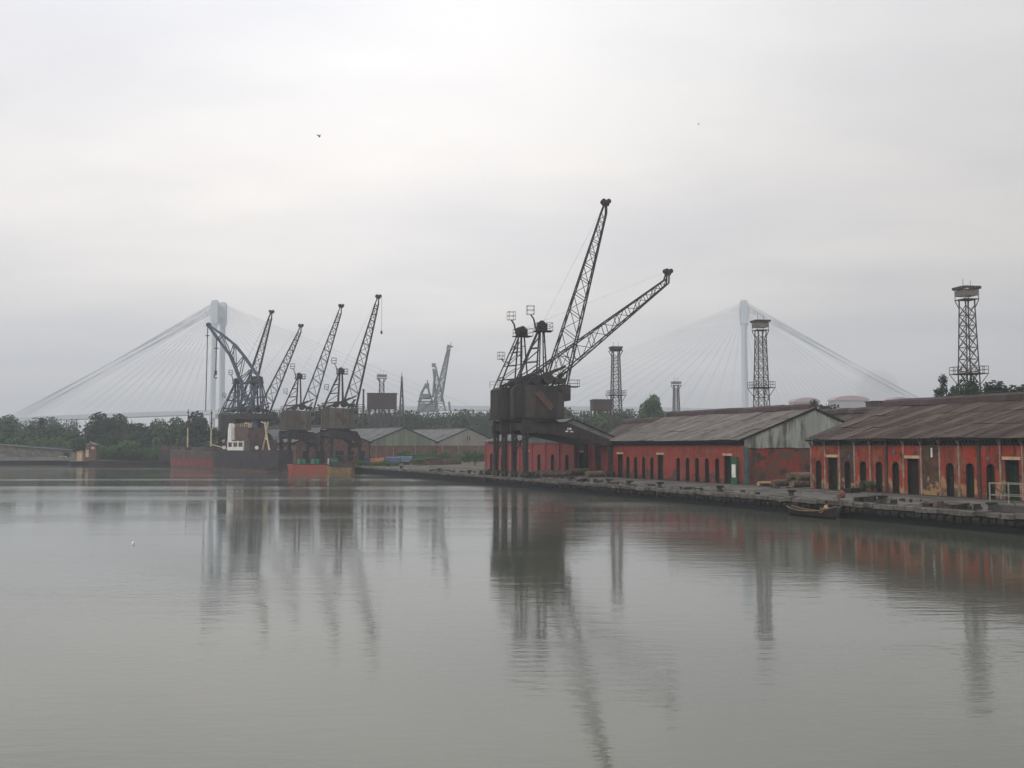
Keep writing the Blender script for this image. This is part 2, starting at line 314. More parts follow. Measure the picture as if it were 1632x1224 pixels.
# ------------------------------------------------------------------ water and ground
def water_mat():
    m = bpy.data.materials.new("dock_water"); m.use_nodes = True; T = m.node_tree; N = T.nodes; L = T.links; b = N["Principled BSDF"]
    b.inputs["Base Color"].default_value = (0.07, 0.076, 0.056, 1); b.inputs["Roughness"].default_value = 0.035; b.inputs["IOR"].default_value = 1.65
    g = N.new("ShaderNodeNewGeometry")
    def nz(scale, sx, sy, det, off, rz=0):
        mp = N.new("ShaderNodeMapping"); mp.inputs["Scale"].default_value = (sx, sy, 1); mp.inputs["Location"].default_value = (off, off, 0); mp.inputs["Rotation"].default_value = (0, 0, rz)
        L.new(g.outputs["Position"], mp.inputs[0]); n = N.new("ShaderNodeTexNoise"); n.inputs["Scale"].default_value = scale; n.inputs["Detail"].default_value = det
        L.new(mp.outputs[0], n.inputs["Vector"]); return n.outputs[0]
    def mth(op, a, c):
        k = N.new("ShaderNodeMath"); k.operation = op
        for i, w in enumerate((a, c)):
            if isinstance(w, (int, float)): k.inputs[i].default_value = w
            else: L.new(w, k.inputs[i])
        return k.outputs[0]
    def rng(x, a, c, d, e):
        r = N.new("ShaderNodeMapRange"); L.new(x, r.inputs[0]); r.inputs[1].default_value = a; r.inputs[2].default_value = c; r.inputs[3].default_value = d; r.inputs[4].default_value = e; return r.outputs[0]
    fine = nz(1.6, 0.6, 1.5, 3, 5, R(8)); mid = nz(0.42, 0.55, 1.6, 2, 31, R(-6)); swell = nz(0.09, 0.5, 1.5, 2, 11, R(5))
    micro = nz(5.5, 0.7, 1.3, 2, 91, R(3)); h = mth("ADD", mth("MULTIPLY", micro, 0.022), mth("ADD", mth("MULTIPLY", fine, 0.075), mth("ADD", mth("MULTIPLY", mid, 0.10), mth("MULTIPLY", swell, 0.10))))
    patch = nz(0.014, 0.35, 3.2, 4, 60, R(5))                        # cat's-paws: ruffled lanes between calm ones
    st = rng(patch, 0.46, 0.62, 0.18, 0.95)
    bp = N.new("ShaderNodeBump"); bp.inputs["Distance"].default_value = 0.42; L.new(st, bp.inputs["Strength"]); L.new(h, bp.inputs["Height"]); L.new(bp.outputs[0], b.inputs["Normal"])
    L.new(rng(patch, 0.42, 0.62, 0.055, 0.14), b.inputs["Roughness"])
    return m
XB, YB0, YB1 = 1500, -60, 2300
wt = MB().add([(-XB + 5, YB0 + 5, 0), (XB - 5, YB0 + 5, 0), (XB - 5, YB1 - 5, 0), (-XB + 5, YB1 - 5, 0)], [(0, 1, 2, 3)]).build("water", water_mat()); structure(wt)

edge = [Q(0, -105), Q(0, 148), F(0, 0), F(0, 106), at(283, 338), at(116, 330), at(110, 352), at(-40, 346), at(-400, 380)]
poly = [(p.x, p.y) for p in edge] + [(-XB + 8, 380), (-XB + 8, YB1 - 8), (XB - 8, YB1 - 8), (XB - 8, -50), (Q(0, -105).x + 60, -50)]
mb = MB(); n = len(poly); mb.add([(x, y, QZ) for x, y in poly], [tuple(range(n))])
g = mb.build("ground", FIELD); structure(g)
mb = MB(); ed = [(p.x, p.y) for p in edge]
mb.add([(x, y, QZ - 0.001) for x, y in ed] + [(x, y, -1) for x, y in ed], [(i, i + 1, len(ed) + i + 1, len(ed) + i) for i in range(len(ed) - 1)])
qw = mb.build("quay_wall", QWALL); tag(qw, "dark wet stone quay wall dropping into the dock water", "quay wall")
def strip(name, pts, z, m): return structure(MB().add([(p.x, p.y, z) for p in pts], [tuple(range(len(pts)))]).build(name, m))
strip("quay_apron", [Q(0.02, -100), Q(17.2, -100), Q(17.2, 147), Q(0.02, 147)], QZ + 0.004, CONC)
strip("earth_yard", [Q(17.25, 102), Q(75, 102), F(60, 50), F(9, 50), F(2.0, 2), Q(17.25, 147)], QZ + 0.008, EARTH)
strip("far_apron", [F(0.02, 0.5), F(9.5, 3), F(9.5, 104), F(0.02, 104)], QZ + 0.012, CONC)
strip("warehouse_yard", [Q(17.2, -2.2), Q(17.2, 10.2), Q(60, 10.2), Q(60, -2.2)], QZ + 0.006, EARTH)
for (t, nm) in ((1.4, "crane_rail"), (16.2, "crane_rail")):
    r_ = MB().box((t, 22, QZ + 0.045), (0.12, 230, 0.07)); o = r_.build(nm, IRON); o.location = (P0.x, P0.y, 0); o.rotation_euler = (0, 0, RZ); structure(o)
# coping stones along the edge: every stone its own piece of the quay
cst = []
for k in range(4):
    m_ = MB(); w = 1.15; j = rnd.uniform(-.05, .05)
    m_.prism([(-0.16, -0.3), (0.62, -0.3), (0.62, 0.05 + j * .4), (0.5, 0.1 + j), (-0.1, 0.09 + j), (-0.16, 0.03)], -w / 2 + 0.03, w / 2 - 0.03, 1)
    cst.append(m_.mesh("coping_stone")); cst[-1].materials.append(STONE)
s = -60.0
while s < 147:
    o = link("coping_stone", rnd.choice(cst), qw); L_ = 1.18 if s < 70 else 2.4
    if s >= 70: o.scale = (1, 2.03, 1)
    o.location = Q(0 + rnd.uniform(-.1, .05), s + L_ / 2, QZ + rnd.uniform(-0.05, 0.06)); o.rotation_euler = (rnd.uniform(-.02, .02), rnd.uniform(-.08, .06), RZ + rnd.uniform(-.04, .04))
    s += L_
s = 1.5
while s < 106:
    o = link("coping_stone", rnd.choice(cst), qw); o.scale = (1, 2.5, 1)
    o.location = F(0, s, QZ); o.rotation_euler = (0, 0, RF); s += 2.95
# rough stone courses just below the coping
wst = []
for k in range(4):
    m_ = MB(); j = [rnd.uniform(-.07, .07) for _ in range(6)]
    m_.prism([(-0.08 + j[0], -0.28), (0.3, -0.28), (0.3, 0.27), (-0.08 + j[1], 0.25), (-0.22 + j[2], 0.12), (-0.2 + j[5], -.12)], -0.34 + j[3], 0.34 + j[4], 1)
    wst.append(m_.mesh("wall_stone")); wst[-1].materials.append(WSTONE)
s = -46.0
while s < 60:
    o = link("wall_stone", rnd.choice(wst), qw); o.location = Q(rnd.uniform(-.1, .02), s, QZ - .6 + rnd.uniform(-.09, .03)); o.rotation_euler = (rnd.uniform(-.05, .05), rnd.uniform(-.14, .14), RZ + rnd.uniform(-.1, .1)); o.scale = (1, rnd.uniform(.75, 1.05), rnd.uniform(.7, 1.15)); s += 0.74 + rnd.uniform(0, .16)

# ------------------------------------------------------------------ warehouses
def bay_mesh(kind, w, H, wo, ho, T=0.62):
    """Front wall of one bay in local x inland, y along, z up, with a real recessed opening."""
    mb = MB(); y0, y1 = (w - wo) / 2, (w + wo) / 2
    if kind == "blank": return mb.box((T / 2, w / 2, H / 2), (T, w, H))
    mb.box((T / 2, y0 / 2, H / 2), (T, y0, H)); mb.box((T / 2, (w + y1) / 2, H / 2), (T, w - y1, H))
    if kind == "arch":
        n = 8; sp = ho - wo / 2; pts = [(w / 2 + wo / 2 * math.cos(math.pi * i / n), sp + wo / 2 * math.sin(math.pi * i / n)) for i in range(n + 1)]
        for i in range(n):
            (a, b), (c, d) = pts[i], pts[i + 1]
            mb.prism([(a, b), (a, H), (c, H), (c, d)], 0, T, 0)
    else: mb.box((T / 2, w / 2, (H + ho) / 2), (T, wo, H - ho))
    return mb
def leaf_mesh(kind, w, wo, ho, arch):
    mb = MB(); n = 3; d = wo / n
    for i in range(n):
        h = ho - (0.28 if (arch and i != 1) else 0.04)
        mb.box((0.5, w / 2 - wo / 2 + d * (i + .5), h / 2), (0.06, d - 0.03, h))
    for z in (0.5, ho * 0.55): mb.box((0.45, w / 2, z), (0.04, wo - .14, 0.12))
    return mb
_cache = {}
def sheet_mesh(width, run, rise, m, corr=8, key=None):
    k = ("sheet", round(width, 3), round(run, 3), round(rise, 3), m.name)
    if k in _cache: return _cache[k]
    mb = MB(); L_ = math.hypot(run, rise); nx, nz_ = -rise / L_, run / L_
    vs, fs = [], []
    for i in range(corr + 1):
        h = 0.045 if i % 2 else 0.0
        for (a, e) in ((0, 0.02), (1, 0.0)):
            vs.append((run * a + nx * (h + e), width * i / corr, rise * a + nz_ * (h + e)))
    for i in range(corr): fs.append((2 * i, 2 * i + 1, 2 * i + 3, 2 * i + 2))
    mb.add(vs, fs); me = mb.mesh("roof_sheet"); me.materials.append(m); _cache[k] = me; return me

def warehouse(label, loc, rz, kinds, bw, half=11.5, H=5.0, eave=5.95, ridge=9.9, brick=BRICK1, roofm=RUST, cols=None, rows=3, frieze=True, posts=PIPE, leafm=SHUT,
              arch=(1.0, 3.35), door=(1.55, 3.7), gablem=GSHEET, gbrick=GABLEBRICK, group=None, pitched=(0, 1), lintelm=LINTEL, darkposts=(), gable_cols=14, vent=True, name="warehouse", overhang=0.75, plaster=()):
    root = thing(name, label, "warehouse", loc, rz, group); Lw = bw * len(kinds)
    meshes = {}
    for i, k in enumerate(kinds):
        key = (k, i in plaster)
        if k not in meshes:
            wo, ho = arch if k == "arch" else door
            meshes[k] = bay_mesh(k, bw, H, wo, ho).mesh("wall_bay"); meshes[k].materials.append(brick)
            if k != "blank": 
                meshes[k + "leaf"] = leaf_mesh(k, bw, wo, ho, k == "arch").mesh("door_leaf"); meshes[k + "leaf"].materials.append(leafm)
                sp_ = ho - wo / 2 if k == "arch" else ho
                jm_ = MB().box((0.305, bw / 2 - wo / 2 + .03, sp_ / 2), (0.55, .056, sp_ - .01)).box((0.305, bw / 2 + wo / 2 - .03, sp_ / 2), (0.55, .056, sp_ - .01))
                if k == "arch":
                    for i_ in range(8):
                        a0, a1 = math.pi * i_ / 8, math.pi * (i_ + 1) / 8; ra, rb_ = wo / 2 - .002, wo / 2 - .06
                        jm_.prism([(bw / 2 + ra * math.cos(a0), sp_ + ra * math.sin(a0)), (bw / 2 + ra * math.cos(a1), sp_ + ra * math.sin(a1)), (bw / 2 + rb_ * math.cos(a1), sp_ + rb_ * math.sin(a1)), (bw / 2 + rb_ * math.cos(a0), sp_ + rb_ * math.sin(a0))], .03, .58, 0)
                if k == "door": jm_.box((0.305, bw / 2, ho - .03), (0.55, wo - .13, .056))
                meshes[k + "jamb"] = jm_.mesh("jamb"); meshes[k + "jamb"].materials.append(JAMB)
            if k == "door":
                meshes["lintel"] = MB().box((-0.04, bw / 2, ho + 0.17), (0.16, wo + 0.45, 0.3)).mesh("lintel"); meshes["lintel"].materials.append(lintelm)
        if i in plaster:
            me = meshes[k].copy(); me.materials.clear(); me.materials.append(PLASTER)
        else: me = meshes[k]
        b = link("wall_bay", me, root, (0, i * bw, 0))
        if k != "blank": 
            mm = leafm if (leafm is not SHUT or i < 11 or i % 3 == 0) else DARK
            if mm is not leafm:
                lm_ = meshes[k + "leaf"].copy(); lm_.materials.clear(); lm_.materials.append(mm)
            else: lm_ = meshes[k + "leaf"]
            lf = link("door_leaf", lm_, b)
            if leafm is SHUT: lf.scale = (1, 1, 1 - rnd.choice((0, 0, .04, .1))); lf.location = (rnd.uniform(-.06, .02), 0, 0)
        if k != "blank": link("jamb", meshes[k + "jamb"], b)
        if k == "door": link("lintel", meshes["lintel"], b)
    # posts between bays, lattice frieze below the eaves
    if posts:
        pm = MB().box((-0.07, 0, eave / 2), (0.13, 0.13, eave)); pm.bar((-0.07, 0, eave - 0.95), (-0.6, 0, eave - 0.1), 0.08); pm = pm.mesh("post"); pm.materials.append(posts)
        pd = MB().box((-0.1, 0, eave / 2), (0.2, 0.3, eave)).mesh("post"); pd.materials.append(POSTD)
        for i in range(len(kinds) + 1): link("post", pd if i in darkposts else pm, root, (0, i * bw, 0))
    if frieze:
        fm_ = MB()
        nb = 6; hh = eave - H - 0.1
        for j in range(nb):
            y0, y1 = bw * j / nb, bw * (j + 1) / nb
            fm_.bar((0.1, y0, H + 0.08), (0.1, y1, H + hh), 0.045); fm_.bar((0.1, y1, H + 0.08), (0.1, y0, H + hh), 0.045)
        fm_.box((0.1, bw / 2, H + 0.05), (0.1, bw - .14, 0.09)); fm_ = fm_.mesh("lattice_frieze"); fm_.materials.append(TOWER)
        for i in range(len(kinds)): link("lattice_frieze", fm_, root, (0, i * bw, 0))
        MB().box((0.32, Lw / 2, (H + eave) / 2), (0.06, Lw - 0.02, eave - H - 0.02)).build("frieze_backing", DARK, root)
    # rear wall and floor-side closure
    MB().box((2 * half - 0.2, Lw / 2, eave / 2), (0.4, Lw - 0.9, eave)).build("rear_wall", brick, root)
    y0, y1 = Lw * pitched[0], Lw * pitched[1]
    rise_all = ridge - eave; slope = rise_all / half
    # front roof slope: separate corrugated sheets
    x_e = -overhang; z_e = eave - overhang * slope + 0.06; run = (half - x_e) / rows
    cols = cols or max(4, int((y1 - y0) / 1.25)); wd = (y1 - y0 + 0.5) / cols
    me = sheet_mesh(wd * 1.03, run * 1.02, run * 1.02 * slope, roofm)
    for r_ in range(rows):
        for c in range(cols):
            o = link("roof_sheet", me, root, (x_e + run * r_ + rnd.uniform(-.1, .05), y0 - 0.25 + wd * c, z_e + run * r_ * slope + 0.012 * r_ + rnd.uniform(0, .03) + .07 * math.sin(c * .55 + r_ * .4) * math.sin(c * .21 + 1)))
            o.rotation_euler = (0, rnd.uniform(-.008, .008), rnd.uniform(-.006, .006))
    MB().prism([(half, ridge + 0.05), (2 * half + overhang, z_e), (2 * half + overhang, z_e - 0.1), (half, ridge - 0.05)], y0 - 0.25, y1 + 0.25, 1).build("rear_roof", roofm, root)
    MB().box((x_e + 0.1, (y0 + y1) / 2, z_e - 0.1), (0.08, y1 - y0 + 0.4, 0.16)).build("eaves_board", DARK, root)
    if vent:
        vm = MB().prism([(-0.75, -0.1), (-0.6, 0.5), (0, 0.78), (0.6, 0.5), (0.75, -0.1)], 0.02, 2.0 - .02, 1).mesh("ridge_ventilator"); vm.materials.append(RIDGE)
        nv = int((y1 - y0) / 2.0)
        for i in range(nv):
            o = link("ridge_ventilator", vm, root, (half, y0 + (y1 - y0 - nv * 2.0) / 2 + 2.0 * i, ridge + rnd.uniform(-.05, .05))); o.rotation_euler = (0, 0, rnd.uniform(-.01, .01))
    else:
        MB().prism([(-0.5, 0.0), (0, 0.28), (0.5, 0.0)], y0 - .2, y1 + .2, 1).build("ridge_cap", RIDGE, root, (half, 0, ridge))
    # gable ends
    for (yy, sgn, detailed) in ((y0, -1, True), (y1, 1, False)):
        T = 0.4; ya, yb = (yy, yy + T) if sgn < 0 else (yy - T, yy)
        MB().box((half + 0.25, (ya + yb) / 2, H / 2 - 0.02), (2 * half - 0.9, T - 0.01, H - 0.04)).build("gable_wall", gbrick, root)
        if detailed:
            gw = 2 * half / gable_cols
            for c in range(gable_cols):
                xa, xb = c * gw, (c + 1) * gw - 0.03
                za = eave + slope * (half - abs(xa - half)) - 0.08; zb = eave + slope * (half - abs(xb - half)) - 0.08
                lo_ = H - 0.25 + rnd.uniform(-.06, .06); d = rnd.uniform(0, .05)
                MB().prism([(xa, lo_), (xb, lo_), (xb, zb), (xa, za)], yy - 0.1 - d, yy - 0.04 - d, 1).build("gable_sheet", gablem, root)
            v = MB(); v.bar((x_e, yy - 0.22, z_e + 0.0), (half, yy - 0.22, ridge + 0.04), 0.16, 0.26); v.bar((2 * half - x_e, yy - 0.22, z_e), (half, yy - 0.22, ridge + 0.04), 0.16, 0.26)
            v.build("verge_board", DARK, root)
        else:
            MB().prism([(0.5, H - 0.04), (2 * half - 0.5, H - 0.04), (2 * half - 0.5, eave), (half, ridge - .1), (0.5, eave)], ya, yb, 1).build("gable_panel", gablem, root)
    return root

K = {"a": "arch", "d": "door", "b": "blank"}
far_to_near = "adaaaadbaaadaaaaabda"
w1 = warehouse("nearest red warehouse at right edge with rust brown corrugated roof", Q(17, -2.2 - 2.42 * 20), RZ, [K[c] for c in reversed(far_to_near)], 2.42, roofm=RUST, cols=36,
               darkposts=(20 - 5, 20 - 10), plaster=(20 - 3, 20 - 8))
w2 = warehouse("red warehouse with grey sheet gable behind the green board and log pile", Q(17, 10.9), RZ, [K[c] for c in "bdaaaaabdaaaadb"], 2.42, brick=BRICK2, roofm=RUSTGREY, cols=30,
               posts=None, leafm=DARK, ridge=10.0)
w3 = warehouse("long pinkish red walled warehouse with teal shutters behind the two cranes", Q(17, 47.8), RZ, [K[c] for c in "adaaadaaa"], 5.95, H=5.55, eave=6.0, ridge=10.4, brick=BRICK3, roofm=ASBEST, cols=14,
               posts=None, leafm=SHUTB, frieze=False, arch=(1.5, 3.5), door=(2.6, 3.9), pitched=(0.66, 1.0), gablem=ASBEST, gbrick=BRICK3, overhang=0.4, vent=False, lintelm=LINTEL)
MB().box((0.1, 17.6, 5.62), (0.7, 35, 0.14)).build("coping", PLASTERG, w3)
MB().box((6.5, 17.6, 5.45), (12, 35, 0.12)).build("flat_roof", ASBEST, w3)
for i in range(10): MB().box((-0.12, i * 5.95, 2.75), (0.24, 0.5, 5.5)).build("pilaster", BRICK3, w3)
# second row, seen only as roofs behind the first
w4 = warehouse("long warehouse behind the front row showing only its rusty ridge and roof", Q(40.9, 14), RZ, ["blank"] * 14, 5.9, half=7.5, H=5.4, eave=6.2, ridge=10.2, brick=BRICK2, roofm=RUST, cols=42, rows=2,
               frieze=False, posts=None, overhang=0.3)
# far group beyond the bend
FG = "gabled sheds along the far quay"
w5 = warehouse("dull red far shed beside the moored ship and derelict cranes", F(10, 50.5), RF, [K[c] for c in "adbadaba"], 7.2, half=12, H=5.4, eave=6.2, ridge=10.6, brick=FARBRICK, roofm=ASBEST, cols=24, rows=2,
               frieze=False, posts=None, gablem=FARBRICK, gbrick=FARBRICK, arch=(1.6, 3.6), door=(2.6, 3.8), leafm=DARK, gable_cols=10, group=FG)
w6 = warehouse("far shed with greenish striped gable, between two other gabled sheds", F(34.2, 50.5), RF, ["blank"] * 8, 7.2, half=12, H=5.4, eave=6.2, ridge=10.6, brick=FARBRICK, roofm=ASBEST, cols=24, rows=2,
               frieze=False, posts=None, gablem=FSHEET, gbrick=FARBRICK, gable_cols=22, group=FG, vent=False)
w7 = warehouse("far shed with plain pale gable numbered near its middle, left of large cranes", F(58.4, 50.5), RF, ["blank"] * 8, 7.2, half=12, H=5.4, eave=6.2, ridge=10.6, brick=FARBRICK, roofm=ASBEST, cols=24, rows=2,
               frieze=False, posts=None, gablem=FSHEET2, gbrick=FARBRICK, gable_cols=12, group=FG, vent=False)
for dx in (-0.55, 0.35): MB().box((12 + dx, -0.2, 7.5), (0.3, 0.06, 1.4)).build("numeral", IRON, w7)
for wx in (w6, w7):
    for x in (2, 8, 16): MB().box((x, -0.15, 2.7), (0.22, 0.2, 5.2)).build("downpipe", PIPE, wx)
# doors on the gable of the far red shed
for x, k in ((3, 1.5), (8, 2.6), (14, 2.6), (18, 1.4), (21.5, 1.8)):
    MB().box((x, -0.06, 1.8), (k, 0.2, 3.6)).build("door", DARK, w5)
# details on the near two
MB().box((-0.06, 2.42 * 12.42, 4.35), (0.05, 0.2, 0.95)).build("numeral", WHITE, w1)
for (i, z) in ((17.3, 3.85), (9.55, 3.8), (14.5, 4.3)):
    MB().tube((-0.03, 2.42 * i, z), (-0.14, 2.42 * i, z), 0.2, n=10).build("lamp_plate", BLUEGREY, w1)
o = MB().box((-0.2, -0.9, 2.4), (0.36, 0.62, 4.8)).tube((-0.2, -0.4, 0), (-0.2, -0.4, 4.9), 0.2).build("corner_pipe", TEALPIPE, w2)
bd = thing("green_board", "tall green board with a white notice at the warehouse corner", "board", Q(16.65, 12.6), RZ)
MB().box((0, 0, 1.75), (0.12, 1.25, 3.5)).build("panel", GREENP, bd)
MB().box((-0.09, 0, 1.75), (0.03, 0.8, 1.7)).build("notice", WHITE, bd)
MB().box((-0.03, 0, 3.56), (0.28, 1.4, 0.1)).build("cap_rail", GREENP, bd)

# ------------------------------------------------------------------ level-luffing quay cranes
def cage(mb, c, w, h, r=0.05):
    x, y, z = c; a = w / 2
    for zz in (z, z + h / 2, z + h):
        P = [(x - a, y - a, zz), (x + a, y - a, zz), (x + a, y + a, zz), (x - a, y + a, zz)]
        for i in range(4): mb.bar(P[i], P[(i + 1) % 4], r)
    for dx in (-a, a):
        for dy in (-a, a): mb.bar((x + dx, y + dy, z), (x + dx, y + dy, z + h), r)
def quay_crane(label, loc, rz, slew, luff, scale=1.0, jib_len=29.5, portal=15.0, py=3.0, group="derelict quay cranes", tk=1.0, mark=False, rope=0, HM=None):
    root = thing("quay_crane", label, "crane", loc, rz, group, scale)
    HM = HM or HOUSE
    # portal legs
    for x, top, taper in ((0, 7.2, 1.0), (portal, 5.4, 0.8)):
        for y in (-py, py):
            m = MB()
            for dx, dy in ((-.27, -.24), (.27, -.24), (.27, .24), (-.27, .24)):
                m.bar((dx * 0.9 * taper + x, dy * taper + y, 0.9), (dx * 1.25 * taper + x, dy * taper + y * 0.97, top), 0.17 * taper)
            for z in range(1, int(top)):
                for sy in (-.24, .24): m.bar((x - .27 * taper, y + sy * taper, z), (x + .29 * taper, y + sy * taper, z + 1), 0.09)
            m.box((x, y, top / 2 + .5), (0.06 * taper, 0.1 * taper, top - 1.0))
            lg = m.build("leg", CRANE, root)
            w_ = MB().box((x, y, 0.75), (0.6, 2.1, 0.55))
            for d in (-.62, .62): w_.tube((x - .22, y + d, 0.38), (x + .22, y + d, 0.38), 0.36, n=10)
            w_.build("bogie", IRON, lg)
    # tapered plate girders over both sides, with cross girders
    for y in (-py * .97, py * .97):
        m = MB().prism([(-0.7, 7.1), (2.5, 7.0), (6, 6.7), (portal + .7, 4.9), (portal + .7, 5.5), (7.2, 8.5), (-.2, 8.9), (-.7, 8.6)], y - 0.16, y + 0.16, 1)
        for i in range(9):
            x = i * portal / 8; m.box((x, y, 7.75 - max(0, x - 6) * .27), (0.1, 0.46, 1.3 - max(0, x - 6) * .08))
        m.bar((7.2, y, 8.53), (portal + .7, y, 5.53), .1, .5); m.bar((-.6, y, 8.93), (7.2, y, 8.53), .1, .5)
        gd = m.build("portal_girder", CRANE, root)
        if mark and y < 0:
            k = MB(); k.box((7.6, y - .19, 7.75), (.7, .03, .35)).box((7.15, y - .19, 7.35), (.5, .03, .2)).box((8.0, y - .19, 7.3), (.5, .03, .2)); k.build("emblem", WHITE, gd)
    for x, z in ((0, 8.1), (3.9, 8.0), (7.0, 7.8), (portal, 5.25)): MB().box((x, 0, z), (0.5, py * 1.86, 1.2 if x < 10 else .7)).build("cross_girder", CRANE, root)
    MB().bar((0, -py, 7), (0, py, 3.6), .16).bar((0, py, 7), (0, -py, 3.6), .16).build("cross_brace", CRANE, root)
    # slewing ring and machinery house
    cx = 3.3
    MB().lathe((cx, 0, 9.0), [(2.6, -.2), (3.1, -.1), (3.1, .1), (2.7, .12), (2.7, .25), (3.3, .28), (3.3, .42)], 20).build("slewing_ring", CRANE, root)
    M = Matrix.Translation((cx, 0, 0)) @ Matrix.Rotation(slew, 4, "Z")
    hs = MB(M).prism([(-4.2, 9.5), (3.7, 9.5), (3.7, 13.4), (2.8, 14.5), (-3.6, 14.7), (-4.2, 14.3)], -2.3, 2.3, 1)
    hs.box((-.2, 0, 9.42), (8.4, 5.2, .14)); h = hs.build("machinery_house", HM, root)
    for sy in (-1, 1):                                              # framed wall plates of the house
        for i, (xa, xb, za, zb) in enumerate(((-4.1, -2.7, 9.6, 14.2), (-2.6, -0.9, 9.6, 14.55), (-0.8, 0.9, 9.6, 14.5), (1.0, 2.5, 9.6, 14.4), (2.6, 3.65, 9.6, 13.4))):
            MB(M).prism([(xa, za), (xb, za), (xb, zb), (xa, zb)], sy * 2.31, sy * (2.36 + .02 * (i % 2)), 1).build("wall_plate", HM, h)
        rp = MB(M); rp.prism([(-1.1, 13.3), (-.1, 13.8), (2.1, 11.3), (1.4, 10.5)], sy * 2.5, sy * 2.68, 1); rp.build("rusty_chute", RUSTPLATE, h)
        for xx in (-2.65, -0.85, 0.95, 2.55): MB(M).box((xx, sy * 2.42, 12.3), (.12, .12, 4.6)).build("stiffener", CRANE, h)
    MB(M).prism([(-4.24, 9.8), (-4.24, 14.1), (-4.32, 14.1), (-4.32, 9.8)], -1.9, 1.9, 1).build("rear_plate", HM, h)
    cb = MB(M).prism([(3.5, 12.0), (4.75, 12.2), (4.75, 14.7), (2.9, 14.7), (2.9, 13.2)], -2.3, -0.6, 1).build("operator_cab", HM, root)
    MB(M).box((4.78, -1.45, 13.6), (.05, 1.3, 1.2)).box((4.1, -2.33, 13.6), (.9, .05, 1.0)).build("cab_window", GLASS, cb)
    for y in (-2.5, 2.5):
        rl = MB(M)
        for x in (-4.2, -2.8, -1.4): rl.bar((x, y, 14.7), (x, y, 15.8), .06 * tk)
        rl.bar((-4.2, y, 15.8), (-1.4, y, 15.8), .06 * tk); rl.bar((-4.2, y, 15.3), (-1.4, y, 15.3), .05 * tk)
        rl.build("roof_railing", CRANE, h)
    # machinery heap, rack and drums between mast and jib
    mc = MB(M)
    mc.tube((-.6, -1.8, 15.5), (-.6, 1.8, 15.5), .7, n=12).tube((1.4, -1.6, 15.7), (1.4, 1.6, 15.7), .85, n=12)
    mc.bar((-2.8, -1.3, 14.9), (2.9, -1.3, 17.2), .45).bar((-2.8, 1.3, 14.9), (2.9, 1.3, 17.2), .45)
    mc.bar((-1.5, 0, 15.0), (4.4, 0, 17.8), .7, .35).box((3.2, 0, 15.4), (1.6, 3.2, .8)).bar((2.4, -1.5, 14.7), (4.2, -1.5, 16.9), .3).bar((2.4, 1.5, 14.7), (4.2, 1.5, 16.9), .3)
    mc.build("luffing_gear", CRANE, root)
    # mast
    M0 = M; M = M @ Matrix.Translation((-1.2, 0, 0)); ms = MB(M); top = [(1.2, -.6, 23.4), (2.0, -.6, 23.4), (2.0, .6, 23.4), (1.2, .6, 23.4)]
    for y in (-1, 1):
        ms.bar((-2.7, y * 1.5, 14.6), (1.1, y * .6, 23.4), .2 * tk)
        ms.bar((1.0, y * 1.5, 15.0), (1.4, y * .6, 23.4), .18 * tk); ms.bar((2.3, y * 1.5, 15.0), (2.0, y * .6, 23.4), .18 * tk)
        for (u0, u1) in ((.15, .15), (.42, .42), (.68, .68)):
            a = Vector((-2.7, y * 1.5, 14.6)).lerp(Vector((1.1, y * .6, 23.4)), u0); b = Vector((1.0, y * 1.5, 15)).lerp(Vector((1.4, y * .6, 23.4)), u1)
            ms.bar(a, b, .13 * tk); b2 = Vector((1.0, y * 1.5, 15)).lerp(Vector((1.4, y * .6, 23.4)), min(1, u1 + .22)); ms.bar(a, b2, .1 * tk)
    for u in (.2, .5, .8):
        a = Vector((-2.7, 1.5, 14.6)).lerp(Vector((1.1, .6, 23.4)), u); b = Vector((-2.7, -1.5, 14.6)).lerp(Vector((1.1, -.6, 23.4)), u); ms.bar(a, b, .12 * tk)
        a = Vector((2.2, 1.5, 15)).lerp(Vector((2.0, .6, 23.4)), u); b = Vector((2.2, -1.5, 15)).lerp(Vector((2.0, -.6, 23.4)), u); ms.bar(a, b, .12 * tk)
    mast = ms.build("mast", CRANE, root)
    MB(M).box((1.8, 0, 24.0), (1.5, 1.5, 1.25)).tube((1.6, -1.0, 24.5), (1.6, 1.0, 24.5), .55, n=12).build("sheave_block", CRANE, mast)
    pf = MB(M).box((1.9, 0, 23.38), (2.9, 2.2, .1)); cage(pf, (2.0, 0, 23.4), 2.6, 1.25, .06 * tk); pf.build("top_platform", CRANE, mast)
    cg = MB(M); cg.bar((.9, 0, 23.3), (.4, 0, 25.4), .22).bar((.4, 0, 25.4), (-.1, 0, 26.1), .2); cage(cg, (-.1, 0, 26.1), 1.1, 1.35, .055 * tk); cg.build("lamp_cage", CRANE, mast)
    cg = MB(M); cg.bar((-1.4, 0, 19.0), (-1.9, 0, 19.6), .16); cage(cg, (-1.9, 0, 19.4), .95, 1.2, .05 * tk); cg.build("lamp_cage", CRANE, mast)
    M = M0
    # jib
    e = Vector((math.cos(luff), 0, math.sin(luff))); q = Vector((-math.sin(luff), 0, math.cos(luff))); Fp = Vector((4.3, 0, 14.3))
    hd = Fp + e * jib_len
    A = [Fp + Vector((0, -1.35, 0)), Fp + Vector((0, 1.35, 0)), Fp + q * 3.3 + e * 1.5 + Vector((0, 1.35, 0)), Fp + q * 3.3 + e * 1.5 + Vector((0, -1.35, 0))]
    B = [hd + Vector((0, -.42, 0)), hd + Vector((0, .42, 0)), hd + q * .85 + Vector((0, .42, 0)), hd + q * .85 + Vector((0, -.42, 0))]
    jm = MB(M); lattice(jm, A, B, 11, .2 * tk, .095 * tk)
